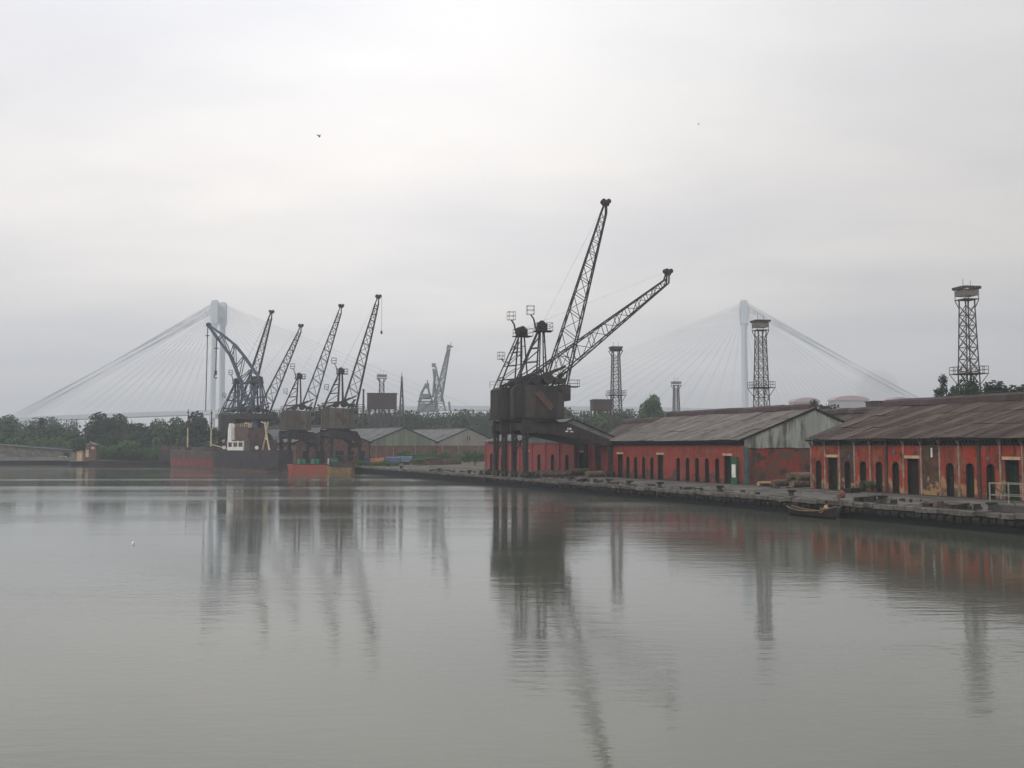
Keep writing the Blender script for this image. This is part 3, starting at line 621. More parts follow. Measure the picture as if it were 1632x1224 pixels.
    jm.bar(A[0], A[3], .2).bar(A[1], A[2], .2).bar(A[2], A[3], .2); jm.bar(A[2], (1.2, 1.3, 15.6), .24).bar(A[3], (1.2, -1.3, 15.6), .24)
    jm.bar(Fp, Fp - e * 0.9, .5)
    jib = jm.build("jib", CRANE, root)
    up = Vector((0.12, 0, .99)); hm = MB(M)
    for y in (-.42, .42): hm.bar(hd + Vector((0, y, 0)), hd + q * .2 + up * 1.9 + Vector((0, y, 0)), .22); hm.bar(hd + q * .85 + Vector((0, y, 0)), hd + q * .4 + up * 1.8 + Vector((0, y, 0)), .22)
    c = hd + q * .3 + up * 2.0
    for y in (-.35, .35):
        for d in (-.45, .5): hm.tube(c + Vector((d * .85, y - .14, 0)), c + Vector((d * .85, y + .14, 0)), .42, n=12)
    hm.box(c + Vector((0, 0, -.25)), (1.1, .5, .8)); hm.build("jib_head", CRANE, jib)
    rp = MB(M); rp.bar(Vector((.6, .2, 24.6)), c, .012 * tk * tk); rp.bar(Vector((.6, -.2, 24.6)), c, .012 * tk * tk)
    if rope: rp.bar(c + Vector((.9, 0, 0)), c + Vector((.9, 0, -rope)), .05 * tk); rp.tube(c + Vector((.9, 0, -rope)), c + Vector((.9, 0, -rope - .8)), .25, n=8)
    rp.build("hoist_ropes", IRON, root)
    # access ladder and jib foot platform
    fp = MB(M); fp.box((5.6, 0, 14.5), (1.6, 3.0, .08)); cage(fp, (5.7, 0, 14.5), 1.6, 1.1, .05 * tk); fp.build("foot_platform", CRANE, root)
    ld = MB()
    for y in (-.25, .25): ld.bar((-.75, y + py - .9, 0.3), (-.75, y + py - .9, 9.6), .06)
    for i in range(24): ld.bar((-.75, -.25 + py - .9, .5 + .38 * i), (-.75, .25 + py - .9, .5 + .38 * i), .04)
    ld.build("ladder", CRANE, root)
    return root
quay_crane("nearer large quay crane with tall steep jib, nearest to the camera", Q(1.4, 48), RZ, R(8) - RZ, R(76.4), py=2.2, jib_len=29.3, mark=True)
quay_crane("large quay crane whose jib leans low to the right", Q(1.4, 56), RZ, R(20) - RZ, R(39.2), py=1.8, jib_len=31.0)
G2 = "derelict quay cranes"
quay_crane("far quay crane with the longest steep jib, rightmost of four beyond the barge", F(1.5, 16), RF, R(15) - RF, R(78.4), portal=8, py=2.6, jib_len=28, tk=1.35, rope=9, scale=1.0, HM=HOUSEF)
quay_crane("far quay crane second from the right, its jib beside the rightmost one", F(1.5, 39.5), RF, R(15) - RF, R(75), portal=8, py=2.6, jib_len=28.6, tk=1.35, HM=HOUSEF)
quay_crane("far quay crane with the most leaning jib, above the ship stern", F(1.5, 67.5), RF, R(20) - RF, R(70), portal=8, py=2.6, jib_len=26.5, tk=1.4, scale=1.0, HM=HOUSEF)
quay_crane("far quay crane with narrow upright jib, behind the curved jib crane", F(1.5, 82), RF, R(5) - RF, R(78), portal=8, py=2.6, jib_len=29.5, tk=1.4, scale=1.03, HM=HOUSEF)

# big crane with a bent jib beside the ship
def bent_crane():
    o = at(404, 293, QZ); root = thing("bent_jib_crane", "crane with a bent latticed jib reaching left over the ship", "crane", o, 0)
    def p(px, py, y=0): return Vector(((px - 816) / FPX * 293 - o.x, y, hz(py, 293) - QZ))
    m = MB(); m.lathe((0.6, 0, 0), [(1.6, 0), (1.6, 1), (1.0, 1.4), (1.0, 13)], 14); m.build("pedestal", BLUEGREY, root)
    up = [(330, 518), (352, 533), (372, 549), (388, 568), (402, 588), (414, 604)]; lo = [(331, 521), (346, 541), (366, 567), (374, 586), (381, 604), (386, 612)]
    m = MB()
    for y in (-1.1, 1.1):
        for L_ in (up, lo):
            for a, b in zip(L_, L_[1:]): m.bar(p(*a, y * (.4 if a[0] < 350 else 1)), p(*b, y), .5)
        for i in range(1, 6):
            m.bar(p(*up[i], y), p(*lo[i], y), .24)
            if i < 5: m.bar(p(*up[i], y), p(*lo[i + 1], y), .2)
    for i in range(6):
        m.bar(p(*up[i], -1.1), p(*up[i], 1.1), .2); m.bar(p(*lo[i], -1.1), p(*lo[i], 1.1), .2)
    jb = m.build("jib", BLUEGREY, root)
    MB().tube(p(330, 518, -.5), p(330, 518, .5), .7, n=10).build("jib_head", IRON, jb)
    m = MB()
    for y in (-1.6, 1.6):
        for a, b in (((384, 612), (360, 664)), ((384, 612), (380, 664)), ((384, 612), (400, 650)), ((414, 604), (392, 664)), ((414, 604), (418, 655)), ((400, 610), (405, 660)), ((414, 604), (426, 650))):
            m.bar(p(*a, y * .6), p(*b, y), .34)
        m.bar(p(384, 612, y * .6), p(414, 604, y * .6), .4); m.bar(p(372, 640, y), p(420, 632, y), .24); m.bar(p(366, 652, y), p(416, 646, y), .24); m.bar(p(378, 628, y), p(408, 640, y), .2)
    m.build("support_frame", BLUEGREY, root)
    MB().prism([(p(404, 611).x - 1.2, p(404, 611).z), (p(404, 611).x + 2.6, p(404, 611).z), (p(404, 611).x + 2.2, p(404, 600).z), (p(404, 611).x - .6, p(404, 600).z)], -1.2, 1.2, 1).build("winch_house", IRON, root)
    b = p(358, 664); MB().box((p(366, 0).x, 0, p(0, 676).z), (4.2, 4, p(0, 662).z - p(0, 690).z)).build("counterweight_box", HOUSE, root)
    MB().box((p(408, 0).x, 0, p(0, 664).z), (11, 4.4, 1.4)).build("turntable", CRANE, root)
    m = MB()
    for y in (-.2, .2): m.bar(p(328.5, 520, y), p(327.5, 655, y), .11); m.bar(p(343, 540, y), p(342.5, 592, y), .14)
    m.build("hoist_ropes", IRON, root)
    MB().box(p(328.3, 535), (1.1, .3, .25)).box(p(343, 555), (1.2, .3, .25)).build("spreader_bars", IRON, root)
    k = MB(); k.box(p(342.6, 594), (.6, .5, 1.2)); c = p(342.8, 600)
    pts = [c + Vector((.5 * math.cos(a), 0, .55 * math.sin(a))) for a in [math.pi * (.6 + .2 * i) for i in range(7)]]
    for a, b in zip(pts, pts[1:]): k.bar(a, b, .24)
    k.build("hook", IRON, root)
bent_crane()
# hazy far crane between tank and the near cranes
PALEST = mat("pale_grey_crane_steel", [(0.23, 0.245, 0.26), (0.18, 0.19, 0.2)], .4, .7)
def far_crane():
    Y = 470; o = at(690, Y, QZ); root = thing("hazy_dock_crane", "hazy pale grey dock crane standing beyond the trees behind far sheds", "crane", o, 0)
    def p(px, py, y=0): return Vector(((px - 816) / FPX * Y - o.x, y, hz(py, Y) - QZ))
    m = MB(); lattice(m, [p(697, 655, -2), p(710, 655, -2), p(710, 655, 2), p(697, 655, 2)], [p(690, 588, -1.2), p(694, 584, -1.2), p(694, 584, 1.2), p(690, 588, 1.2)], 8, .5, .22); m.build("back_stay", PALEST, root)
    m = MB(); lattice(m, [p(688, 655, -2.5), p(703, 640, -2.5), p(703, 640, 2.5), p(688, 655, 2.5)], [p(713, 556, -.8), p(716.5, 556, -.8), p(716.5, 556, .8), p(713, 556, .8)], 14, .5, .24); j = m.build("jib", PALEST, root)
    MB().prism([(p(711, 556).x, p(711, 556).z), (p(719, 556).x, p(719, 554).z), (p(722, 552).x, p(722, 552).z), (p(713, 549).x, p(713, 549).z)], -.9, .9, 1).bar(p(718, 552), p(718.5, 545), .25).build("jib_head", PALEST, j)
    MB().box(p(691, 582), (1.8, 1.4, 1.8)).build("mast_head", PALEST, root)
    m = MB()
    for a, b in (((666, 656), (671, 628)), ((696, 656), (684, 628)), ((671, 628), (679, 612)), ((684, 628), (681, 612)), ((666, 640), (698, 640)), ((668, 636), (690, 632)), ((666, 656), (690, 640)), ((696, 656), (672, 640)), ((690, 632), (693, 590))):
        for y in (-2.5, 2.5): m.bar(p(*a, y), p(*b, y), .6)
    m.build("frame", PALEST, root)
    MB().box(p(682, 650), (7, 5, 4)).box(p(680, 632), (4, 4, 2.4)).build("machinery_house", PALEST, root)
    MB().box(p(680.5, 615), (1.8, 1.6, 2.4)).tube(p(681, 614), p(681, 606), .3).build("crow_nest", PALEST, root)
    MB().bar(p(715.5, 640), p(717, 655), .9).build("counterweight_post", PALEST, root)
    m = MB(); lattice(m, [(p(666, 0).x, -3, 0), (p(698, 0).x, -3, 0), (p(698, 0).x, 3, 0), (p(666, 0).x, 3, 0)], [p(667, 652, -3), p(697, 652, -3), p(697, 652, 3), p(667, 652, 3)], 3, .8, .4); m.build("portal", PALEST, root)
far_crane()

# ------------------------------------------------------------------ floodlight towers
def light_tower(label, px, Y, topy, galy=None, lamps=True, board=TOWERLT, wide=3.7, tk=1.0, flat=False):
    o = at(px, Y); top = hz(topy, Y) - QZ; root = thing("floodlight_tower", label, "floodlight tower", o, R(12), "floodlight towers")
    a, b = 1.5, .8; m = MB(); zt = top - (1.9 if flat else 2.9)
    lattice(m, [(-a, -a, 0), (a, -a, 0), (a, a, 0), (-a, a, 0)], [(-b, -b, zt), (b, -b, zt), (b, b, zt), (-b, b, zt)], 13, .17 * tk, .085 * tk, cross=True)
    sh = m.build("lattice_shaft", TOWER, root)
    m = MB()
    for i in range(8): m.bar((-b * 1.05, -b, .3 + i * 0), (-b * 1.05, -b, .3), .05)
    w = wide / 2
    pl = MB().box((0, 0, zt + .95), (wide * .92, wide * .92, .12))
    for dx in (-1, 1):
        for dy in (-1, 1): pl.bar((dx * b, dy * b, zt - .5), (dx * w * .9, dy * w * .9, zt + .9), .13 * tk); pl.bar((dx * b, dy * b, zt), (dx * b, dy * b, zt + 1), .16 * tk)
    pl.build("platform", TOWER, root)
    bb = MB(); 
    for dx in (-1, 1): bb.box((dx * w * .9, 0, zt + 1.95), (.08, wide * .9, .85)); bb.box((0, dx * w * .9, zt + 1.95), (wide * .82, .08, .85))
    for dx in (-1, 1):
        for dy in (-1, 1): bb.bar((dx * w * .88, dy * w * .88, zt + 1), (dx * w * .88, dy * w * .88, zt + 2.6), .09 * tk)
    if flat:
        bb = MB().lathe((0, 0, zt + 1.0), [(w * .8, 0), (w * 1.06, .25), (w * 1.06, .6), (w, .62)], 16)
    bb.build("parapet_boards", board, root)
    lm = MB().prism([(-.38, -.3), (.38, -.3), (.5, .3), (-.5, .3)], -.55, .25, 1)
    lm = lm.mesh("floodlight"); lm.materials.append(TOWER)
    if lamps:
        for side in range(4):
            for i in range(4):
                u = (-.75 + .5 * i) * w; ang = side * math.pi / 2
                c = Matrix.Rotation(ang, 3, "Z") @ Vector((u * (.8 if flat else 1), -w * (.7 if flat else .98), zt + (1.75 if flat else 2.75)))
                f = link("floodlight", lm, root, c); f.rotation_euler = (0, 0, ang); f.scale = (w / 1.4 * .62,) * 3
    MB().bar((-.6, 0, top - .6), (-.6, 0, top + 1.3), .05).bar((.7, 0, top - .6), (.7, 0, top + 1.1), .05).build("lightning_rod", TOWER, root)
    if galy:
        zg = hz(galy, Y) - QZ; g = MB().box((0, 0, zg), (4.0, 4.0, .12)); hw = 2.0
        for zz in (zg + .6, zg + 1.15):
            for dx in (-1, 1): g.bar((dx * hw, -hw, zz), (dx * hw, hw, zz), .06 * tk); g.bar((-hw, dx * hw, zz), (hw, dx * hw, zz), .06 * tk)
        for i in range(5):
            u = -hw + 2 * hw * i / 4
            for dx in (-1, 1): g.bar((dx * hw, u, zg), (dx * hw, u, zg + 1.15), .06 * tk); g.bar((u, dx * hw, zg), (u, dx * hw, zg + 1.15), .06 * tk)
        for dx in (-1, 1):
            for dy in (-1, 1): g.bar((dx * a * .8, dy * a * .8, zg - 1.6), (dx * hw, dy * hw, zg), .1 * tk)
        g.build("gallery", TOWER, root)
    return root
light_tower("tallest lattice floodlight tower at the right, beside the conifers", 1546, 157, 458, 596, wide=2.75)
light_tower("floodlight tower behind the grey gable warehouse, beside the right bridge pylon", 1214, 199, 511, 618, wide=2.7)
light_tower("floodlight tower with a thin flat head right of the large cranes", 982, 251, 553, 630, wide=3.1, board=TOWER, tk=1.1, flat=True)
light_tower("small hazy floodlight tower between the two large tower masts", 1078, 381, 606, None, lamps=False, wide=3.3, tk=1.4)
light_tower("hazy floodlight tower rising behind the brown water tank", 608, 400, 595, None, lamps=False, wide=4.0, tk=1.4)

# ------------------------------------------------------------------ tanks, chimney, pylon
def tank(label, px0, px1, y0, y1, Y, depth, m=TANK):
    o = at((px0 + px1) / 2, Y); w = (px1 - px0) / FPX * Y; zt, zb = hz(y0, Y) - QZ, hz(y1, Y) - QZ; root = thing("water_tank", label, "water tank", o, R(6))
    MB().box((0, 0, (zt + zb) / 2), (w, depth, zt - zb)).build("tank_body", m, root)
    r = MB()
    for i in range(9): r.box((-w / 2 + w * i / 8, -depth / 2 - .06, (zt + zb) / 2), (.14, .1, zt - zb - .05))
    r.box((0, 0, zt + .12), (w + .4, depth + .4, .2)); r.build("stiffening_rib", m, root)
    for i in range(5):
        for dy in (-1, 1):
            l = MB(); x = -w * .45 + w * .9 * i / 4; l.bar((x, dy * depth * .42, 0), (x, dy * depth * .42, zb), .45); l.build("leg", TOWER, root)
    for i in range(8):
        b = MB(); dy = -1 if i % 2 else 1; i //= 2
        xa, xb = -w * .45 + w * .9 * i / 4, -w * .45 + w * .9 * (i + 1) / 4
        b.bar((xa, dy * depth * .42, zb * .35), (xb, dy * depth * .42, zb * .98), .16); b.bar((xb, dy * depth * .42, zb * .35), (xa, dy * depth * .42, zb * .98), .16); b.bar((xa, dy * depth * .42, zb * .5), (xb, dy * depth * .42, zb * .5), .2)
        b.build("bracing", TOWER, root)
tank("large brown water tank on stilts behind the far shed", 586, 632, 628, 652, 375, 8)
tank("small brown tank on legs beside the middle floodlight tower", 943, 973, 638, 654, 330, 6)
tank("rusty brown tank peeping over roofs left of the nearest warehouse ridge", 1386, 1416, 641, 656, 215, 4)
c = thing("chimney", "slim dark chimney left of the brown water tank", "chimney", at(579, 370))
z = hz(622, 370) - QZ; MB().tube((0, 0, 0), (0, 0, z), .5, .32, n=10).build("shaft", TANK, c); MB().tube((0, 0, z), (0, 0, z + .4), .45, n=10).build("rim", TANK, c)
c = thing("lattice_mast", "slender tapering lattice mast right of the water tank", "mast", at(640, 400), R(20))
z = hz(600, 400) - QZ; m = MB(); lattice(m, [(-1.5, -1.5, 0), (1.5, -1.5, 0), (1.5, 1.5, 0), (-1.5, 1.5, 0)], [(-.1, -.1, z), (.1, -.1, z), (.1, .1, z), (-.1, .1, z)], 10, .3, .16); m.build("lattice_shaft", TOWER, c); MB().tube((0, 0, z), (0, 0, z + 1.5), .12).build("tip", TOWER, c)

# ------------------------------------------------------------------ cable-stayed bridge in the haze
def bridge():
    Y = 1350.0; root = thing("cable_stayed_bridge", "pale cable-stayed bridge with two pylons fading into the haze", "bridge", (0, Y, QZ))
    k = Y / FPX
    def x(px): return (px - 816) * k
    def dz(px):                                                     # cambered deck
        y = 649 + 20 * ((px - 790) / 790.0) ** 2
        return hz(y, Y) - QZ
    W_ = 17.0
    m = MB(); pts = list(range(-260, 1900, 60))
    for a, b in zip(pts, pts[1:]):
        za, zb = dz(a), dz(b)
        m.add([(x(a), -W_, za - 4.5), (x(b), -W_, zb - 4.5), (x(b), -W_, zb + 1.2), (x(a), -W_, za + 1.2), (x(a), W_, za - 4.5), (x(b), W_, zb - 4.5), (x(b), W_, zb + 1.2), (x(a), W_, za + 1.2)],
              [(0, 1, 2, 3), (4, 7, 6, 5), (3, 2, 6, 7), (0, 4, 5, 1)])
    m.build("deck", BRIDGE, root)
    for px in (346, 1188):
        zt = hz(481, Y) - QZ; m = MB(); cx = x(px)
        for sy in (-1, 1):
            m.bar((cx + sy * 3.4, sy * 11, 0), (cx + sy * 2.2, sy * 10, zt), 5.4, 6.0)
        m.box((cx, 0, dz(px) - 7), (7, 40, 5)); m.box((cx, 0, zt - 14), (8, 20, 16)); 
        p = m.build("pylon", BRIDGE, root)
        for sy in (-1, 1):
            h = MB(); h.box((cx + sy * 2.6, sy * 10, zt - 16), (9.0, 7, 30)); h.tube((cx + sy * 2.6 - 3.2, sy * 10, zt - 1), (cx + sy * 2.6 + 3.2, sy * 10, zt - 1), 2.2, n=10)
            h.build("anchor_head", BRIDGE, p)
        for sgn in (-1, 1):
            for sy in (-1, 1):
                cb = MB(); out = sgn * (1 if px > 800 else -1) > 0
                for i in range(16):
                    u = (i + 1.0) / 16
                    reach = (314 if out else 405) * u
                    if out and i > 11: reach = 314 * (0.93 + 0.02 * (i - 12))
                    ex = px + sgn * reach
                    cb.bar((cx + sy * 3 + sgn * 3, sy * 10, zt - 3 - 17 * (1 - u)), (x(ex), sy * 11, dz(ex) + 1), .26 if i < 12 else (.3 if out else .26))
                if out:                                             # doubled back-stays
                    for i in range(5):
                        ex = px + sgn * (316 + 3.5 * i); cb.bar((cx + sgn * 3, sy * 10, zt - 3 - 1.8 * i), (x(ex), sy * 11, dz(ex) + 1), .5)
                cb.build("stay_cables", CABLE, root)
    for px in (-200, -95, 5, 1530, 1640, 1750):
        m = MB()
        for sy in (-1, 1): m.box((x(px), sy * 10, (dz(px) - 4.5) / 2), (5, 5, dz(px) - 4.6))
        m.build("pier", BRIDGE, root)
bridge()

# ------------------------------------------------------------------ trees
def crown_mesh(seed, lobes, leaves, flat=1.0, leaf=0.075, m=LEAF, loose=0.35):
    r = random.Random(seed); L_ = []
    for i in range(lobes):
        a = r.uniform(0, 2 * math.pi); z = r.uniform(-.6, .78); rr = r.uniform(0.15, .8) * math.sqrt(max(.15, 1 - (z * .95) ** 2)); z *= flat
        L_.append((Vector((rr * math.cos(a), rr * math.sin(a), z)), r.uniform(.24, .46)))
    v, f = [], []
    for i in range(leaves):
        c, rad = L_[r.randrange(lobes)]
        d = Vector((r.gauss(0, 1), r.gauss(0, 1), r.gauss(0, 1))).normalized()
        p = c + d * rad * (r.random() ** loose) * Vector((1, 1, .8)).length / 1.62
        nrm = (d + Vector((r.gauss(0, .6), r.gauss(0, .6), r.gauss(0, .6) + .3))).normalized()
        t = nrm.orthogonal().normalized(); b = nrm.cross(t); s = leaf * r.uniform(.55, 1.35); ang = r.uniform(0, 6.28)
        t2 = t * math.cos(ang) + b * math.sin(ang); b2 = nrm.cross(t2) * .62
        o = len(v); v += [p - t2 * s, p + b2 * s, p + t2 * s * 1.1, p - b2 * s]; f.append((o, o + 1, o + 2, o + 3))
    me = bpy.data.meshes.new("crown"); me.from_pydata([tuple(q) for q in v], [], f); me.update(); me.materials.append(m); return me
CROWNS = {}
for nm, m_, args in (("round", LEAF, (14, 4200, .8)), ("round2", LEAF, (11, 3800, .75)), ("dark", LEAFD, (15, 4400, .9)), ("dark2", LEAFD, (12, 4000, .7)), ("bush", LEAFB, (8, 1500, .6)), ("bushd", LEAF, (8, 1500, .6)), ("airy", LEAFD, (9, 1300, 1.0))):
    CROWNS[nm] = crown_mesh(len(nm) * 7 + ord(nm[-1]), *args[:2], flat=args[2], m=m_, leaf=0.07)
TRUNK = MB().tube((0, 0, 0), (.02, .0, .55), .05, .032, n=7)
for a_ in range(6):
    an = a_ * 1.05 + .3; TRUNK.tube((.02, 0, .35 + .05 * a_), (.26 * math.cos(an), .26 * math.sin(an), .62 + .05 * a_), .02, .008, n=5)
TRUNK.tube((.02, 0, .55), (0, .03, .93), .03, .008, n=6); TRUNK = TRUNK.mesh("trunk"); TRUNK.materials.append(BARK)
def tree(label, px, Y, topy, halfpx, kind="round", low=0.25, name="broadleaf_tree", group="trees around the dock", base=None):
    loc = base or at(px, Y); h = hz(topy, Y) - loc.z; root = thing(name, label, "tree", loc, rnd.uniform(0, 6.28), group)
    w = halfpx / FPX * Y; t = link("trunk", TRUNK, root); t.scale = (min(h, w * 2.2), min(h, w * 2.2), h)
    c = link("crown", CROWNS[kind], root, (0, 0, h * (1 + low) / 2)); c.scale = (w * 1.5, w * 1.5, h * (1 - low) / 2 * 1.12)
    return root
GL = "trees on the left bank"
for a in (("rounded tree at the far left edge of the bank", 12, 372, 664, 26, "round", .1), ("tree with a small flat topknot left of the gap", 62, 374, 668, 18, "airy", .35),
          ("low bushy tree filling under the flat topped one", 58, 366, 684, 26, "round2", 0), ("broad low tree just left of the bright gap", 93, 370, 678, 27, "round", 0),
          ("big leafy tree just right of the bright gap", 152, 362, 662, 27, "dark", .05), ("tall tree second right of the gap, spiky top", 182, 366, 662, 24, "round", .1),
          ("tree in the middle of the long left clump", 212, 362, 665, 26, "dark2", .05), ("dipping lower tree in the left clump before the masts", 246, 364, 669, 24, "round2", .05),
          ("tree behind the first mast of the ship", 275, 360, 667, 24, "round", .05), ("highest tree between the two ship masts", 306, 362, 661, 25, "dark", .05),
          ("tree left of the curved jib crane feet", 334, 364, 672, 22, "dark2", .05), ("short tree behind the white wheelhouse", 356, 360, 690, 22, "round2", 0)):
    tree(*a, group=GL)
GM = "trees behind the derelict cranes"
for a in (("tree behind the feet of the leaning jib crane", 432, 372, 660, 26, "dark", 0), ("dense tree behind the cranes left of middle pair", 462, 380, 655, 25, "round", 0), ("tree between the two right derelict cranes", 508, 376, 650, 26, "dark", 0),
          ("dark tree behind the rightmost derelict crane", 545, 380, 657, 24, "dark2", 0), ("low tree behind the chimney", 572, 384, 668, 22, "round", 0)):
    tree(*a, group=GM)
GR = "trees behind the warehouses"
for a in (("lone taller round tree above the middle warehouse roof", 1037, 335, 631, 17, "round", .4), ("leafy tree right of the low jib crane house", 917, 330, 651, 24, "round2", 0), ("tree below the small brown tank", 952, 318, 658, 24, "round", 0),
          ("tree between middle floodlight tower and lone taller tree", 1004, 322, 657, 24, "round2", 0), ("low tree right of the lone taller tree", 1064, 340, 653, 22, "dark2", 0),
          ("leafy tree left of the hazy small floodlight tower", 975, 336, 652, 22, "dark2", 0)):
    tree(*a, group=GR)
GR2 = "trees behind the nearest warehouses"
for a in (("leafy tree over the grey gable peak", 1318, 192, 635, 24, "dark2", .4), ("small sparse tree left of the grey gable tree", 1295, 196, 640, 16, "airy", .55), ("sparse branching tree left of tallest floodlight tower", 1510, 176, 600, 17, "airy", .62),
          ("dark pointed tree right in front of tallest floodlight tower", 1547, 150, 591, 17, "dark2", .5), ("bushy dark tree at the tower foot right side", 1560, 153, 616, 23, "dark2", .6), ("low dark trees left of the tallest floodlight tower", 1484, 172, 630, 20, "dark2", .6), 
          ("dark tree near the right edge over the roof", 1598, 160, 611, 32, "dark", .6), ("dark spreading tree cut by the right edge", 1634, 162, 604, 36, "dark2", .6), ("bushy low tree at the tower foot left side", 1526, 168, 620, 24, "dark2", .6), ("low shrub tree above the nearest warehouse ridge left end", 1460, 180, 633, 14, "dark2", .6)):
    tree(*a, group=GR2)
tree("bright green bush on the quay left of the ship", 205, 338, 699, 22, "bush", 0, "bush", "bushes")
tree("green bush beside the red wall left of large cranes", 757, 262, 716, 15, "bush", 0, "bush", "bushes")
tree("small green bush at the foot of the timber stack", 668, 258, 730, 9, "bush", 0, "bush", "bushes")
tree("weedy bush against the nearest warehouse door", 1398, 0, 0, 0, "bush", 0, "bush", "bushes") if False else None
def bush(label, loc, w, h, kind="bush", group="weeds and bushes on the quay"):
    r_ = thing("bush", label, "bush", loc, rnd.uniform(0, 6), group); c = link("foliage", CROWNS[kind], r_, (0, 0, h * .45)); c.scale = (w, w, h * .55); 
    MB().tube((0, 0, 0), (0, 0, h * .5), .05, .02, n=5).build("stem", BARK, r_); return r_
bush("green weedy bush against the nearest warehouse wall", Q(16.2, -12.2), 0.9, 1.5)
bush("small weed clump below the logs in the gap", Q(15.4, 4.5), 0.8, 0.55, "bushd"); bush("low weeds at the end of the log pile", Q(18.4, 9.3), 0.7, 0.7, "bushd")
bush("weed tuft on the quay edge beside a bollard", Q(1.0, -3), 0.35, 0.5, "bushd"); bush("weed tuft on the quay edge below the green board", Q(0.6, 11), 0.35, 0.4)
# far wood: one mass
fw = crown_mesh(5, 14, 1500, .7, m=LEAF, leaf=.06)
v, f = [], []; rr = random.Random(4)
def wood(px0, px1, Y, topy, n):
    for i in range(n):
        px = px0 + (px1 - px0) * (i + rr.uniform(-.3, .3)) / n; y = Y + rr.uniform(-15, 15); h = hz(topy + rr.uniform(-4, 4), y) - QZ; w = rr.uniform(6, 9) * Y / 420
        c = at(px, y); a = rr.uniform(0, 6.28); ca, sa = math.cos(a), math.sin(a); o = len(v)
        for q in fw.vertices: v.append((c.x + (q.co.x * ca - q.co.y * sa) * w, c.y + (q.co.x * sa + q.co.y * ca) * w, QZ + h * .5 + q.co.z * h * .58))
        f.extend([tuple(k + o for k in p_.vertices) for p_ in fw.polygons])
wood(440, 800, 430, 656, 42); wood(790, 1060, 400, 655, 32); wood(1050, 1330, 440, 657, 26); wood(-80, 130, 520, 668, 10)
me = bpy.data.meshes.new("far_wood"); me.from_pydata(v, [], f); me.update(); me.materials.append(LEAF)
tag(link("far_wood", me), "hazy mass of far woodland beyond the sheds", "woodland", kind="stuff")

# ------------------------------------------------------------------ ship, barges, boats
def hull_mesh(L_, B, zk, zd, bow=0.22, stern=0.1, sheer=0.8, n=18, z0=None, z1=None, u0=0, u1=1):
    """Half-breadth sections, bow towards +y; z0..z1 cuts a strake so that colours are separate parts."""
    z0 = zk if z0 is None else z0; z1 = zd if z1 is None else z1; vs, fs = [], []
    for i in range(n + 1):
        u = u0 + (u1 - u0) * i / n; y = (u - .5) * L_; e = 1.0
        if u > 1 - bow: e = max(.03, 1 - ((u - 1 + bow) / bow) ** 2.0)
        if u < stern: e = .3 + .7 * math.sqrt(u / stern)
        sh = sheer * max(0, (u - .55) / .45) ** 2 + sheer * .35 * max(0, (.25 - u) / .25) ** 2
        for zz in (z0, z1):
            fl = .9 + .1 * (zz - zk) / max(.1, zd - zk); yy = y + (u > .9) * (zz - z0) * .25 * (u - .9) / .1
            s_ = sh * (zz - zk) / (zd - zk)
            vs += [(-B / 2 * e * fl, yy, zz + s_), (B / 2 * e * fl, yy, zz + s_)]
    for i in range(n):
        a, b = 4 * i, 4 * i + 4
        fs += [(a, b, b + 2, a + 2), (a + 1, a + 3, b + 3, b + 1), (a + 2, b + 2, b + 3, a + 3), (a, a + 1, b + 1, b)]
    fs += [(0, 2, 3, 1), (4 * n, 4 * n + 1, 4 * n + 3, 4 * n + 2)]
    return MB().add(vs, fs)
sp = F(-7.2, 61, 0); ship = thing("cargo_ship", "rusty old cargo ship with red and navy hull moored below the derelict cranes", "ship", sp, RF)
SL = 78.0
hull_mesh(SL, 11, -.6, 5.2, z0=-.6, z1=0.55).build("boot_topping", HULLBROWN, ship)
hull_mesh(SL, 11.02, -.6, 5.2, z0=.56, z1=2.6, u0=.42).build("lower_hull", HULLRED, ship)
hull_mesh(SL, 11.04, -.6, 5.2, z0=2.61, z1=5.0, u0=.42).build("upper_hull", HULLBROWN, ship)
hull_mesh(SL, 11.06, -.6, 5.2, z0=.56, z1=5.2, u1=.42).build("aft_hull", HULLNAVY, ship)
m = MB().box((-1.5, -24, 6.6), (7.5, 12, 2.8)); wh = m.build("deckhouse", HULLBROWN, ship)
wl = MB().box((-5.35, -21.4, 5.75), (.2, 10.5, .9)).box((-5.35, -21.4, 7.5), (.2, 10.5, .25))
for y in (-26.4, -23.0, -19.6, -16.4): wl.box((-5.35, y, 6.75), (.2, .55, 2.0))
wl.build("wheelhouse_front", WHITE, ship)
MB().box((-5.1, -21.4, 6.75), (.2, 10.2, 1.9)).build("wheelhouse_glass", GLASS, ship)
MB().prism([(-18.8, 7.6), (-16.2, 7.6), (-16.4, 10.8), (-17.1, 12.4), (-18.2, 12.2), (-18.5, 10.5)], -5.4, -4.4, 0).build("white_funnel_screen", WHITE, ship)
MB().box((-2.2, -23, 9.5), (4.6, 9, 3.4)).build("bridge_deck", HULLBROWN, ship)
def rl_(xa, ya, yb, z, n):
    m = MB()
    for i in range(n + 1): m.bar((xa, ya + (yb - ya) * i / n, z), (xa, ya + (yb - ya) * i / n, z + 1.0), .09)
    m.bar((xa, ya, z + 1), (xa, yb, z + 1), .09); m.bar((xa, ya, z + .5), (xa, yb, z + .5), .07); return m
rl_(-4.8, -6, 22, 5.2, 14).build("railing", TOWER, ship); rl_(-4.4, -27, -17.5, 11.2, 8).build("railing", CREAM, ship)
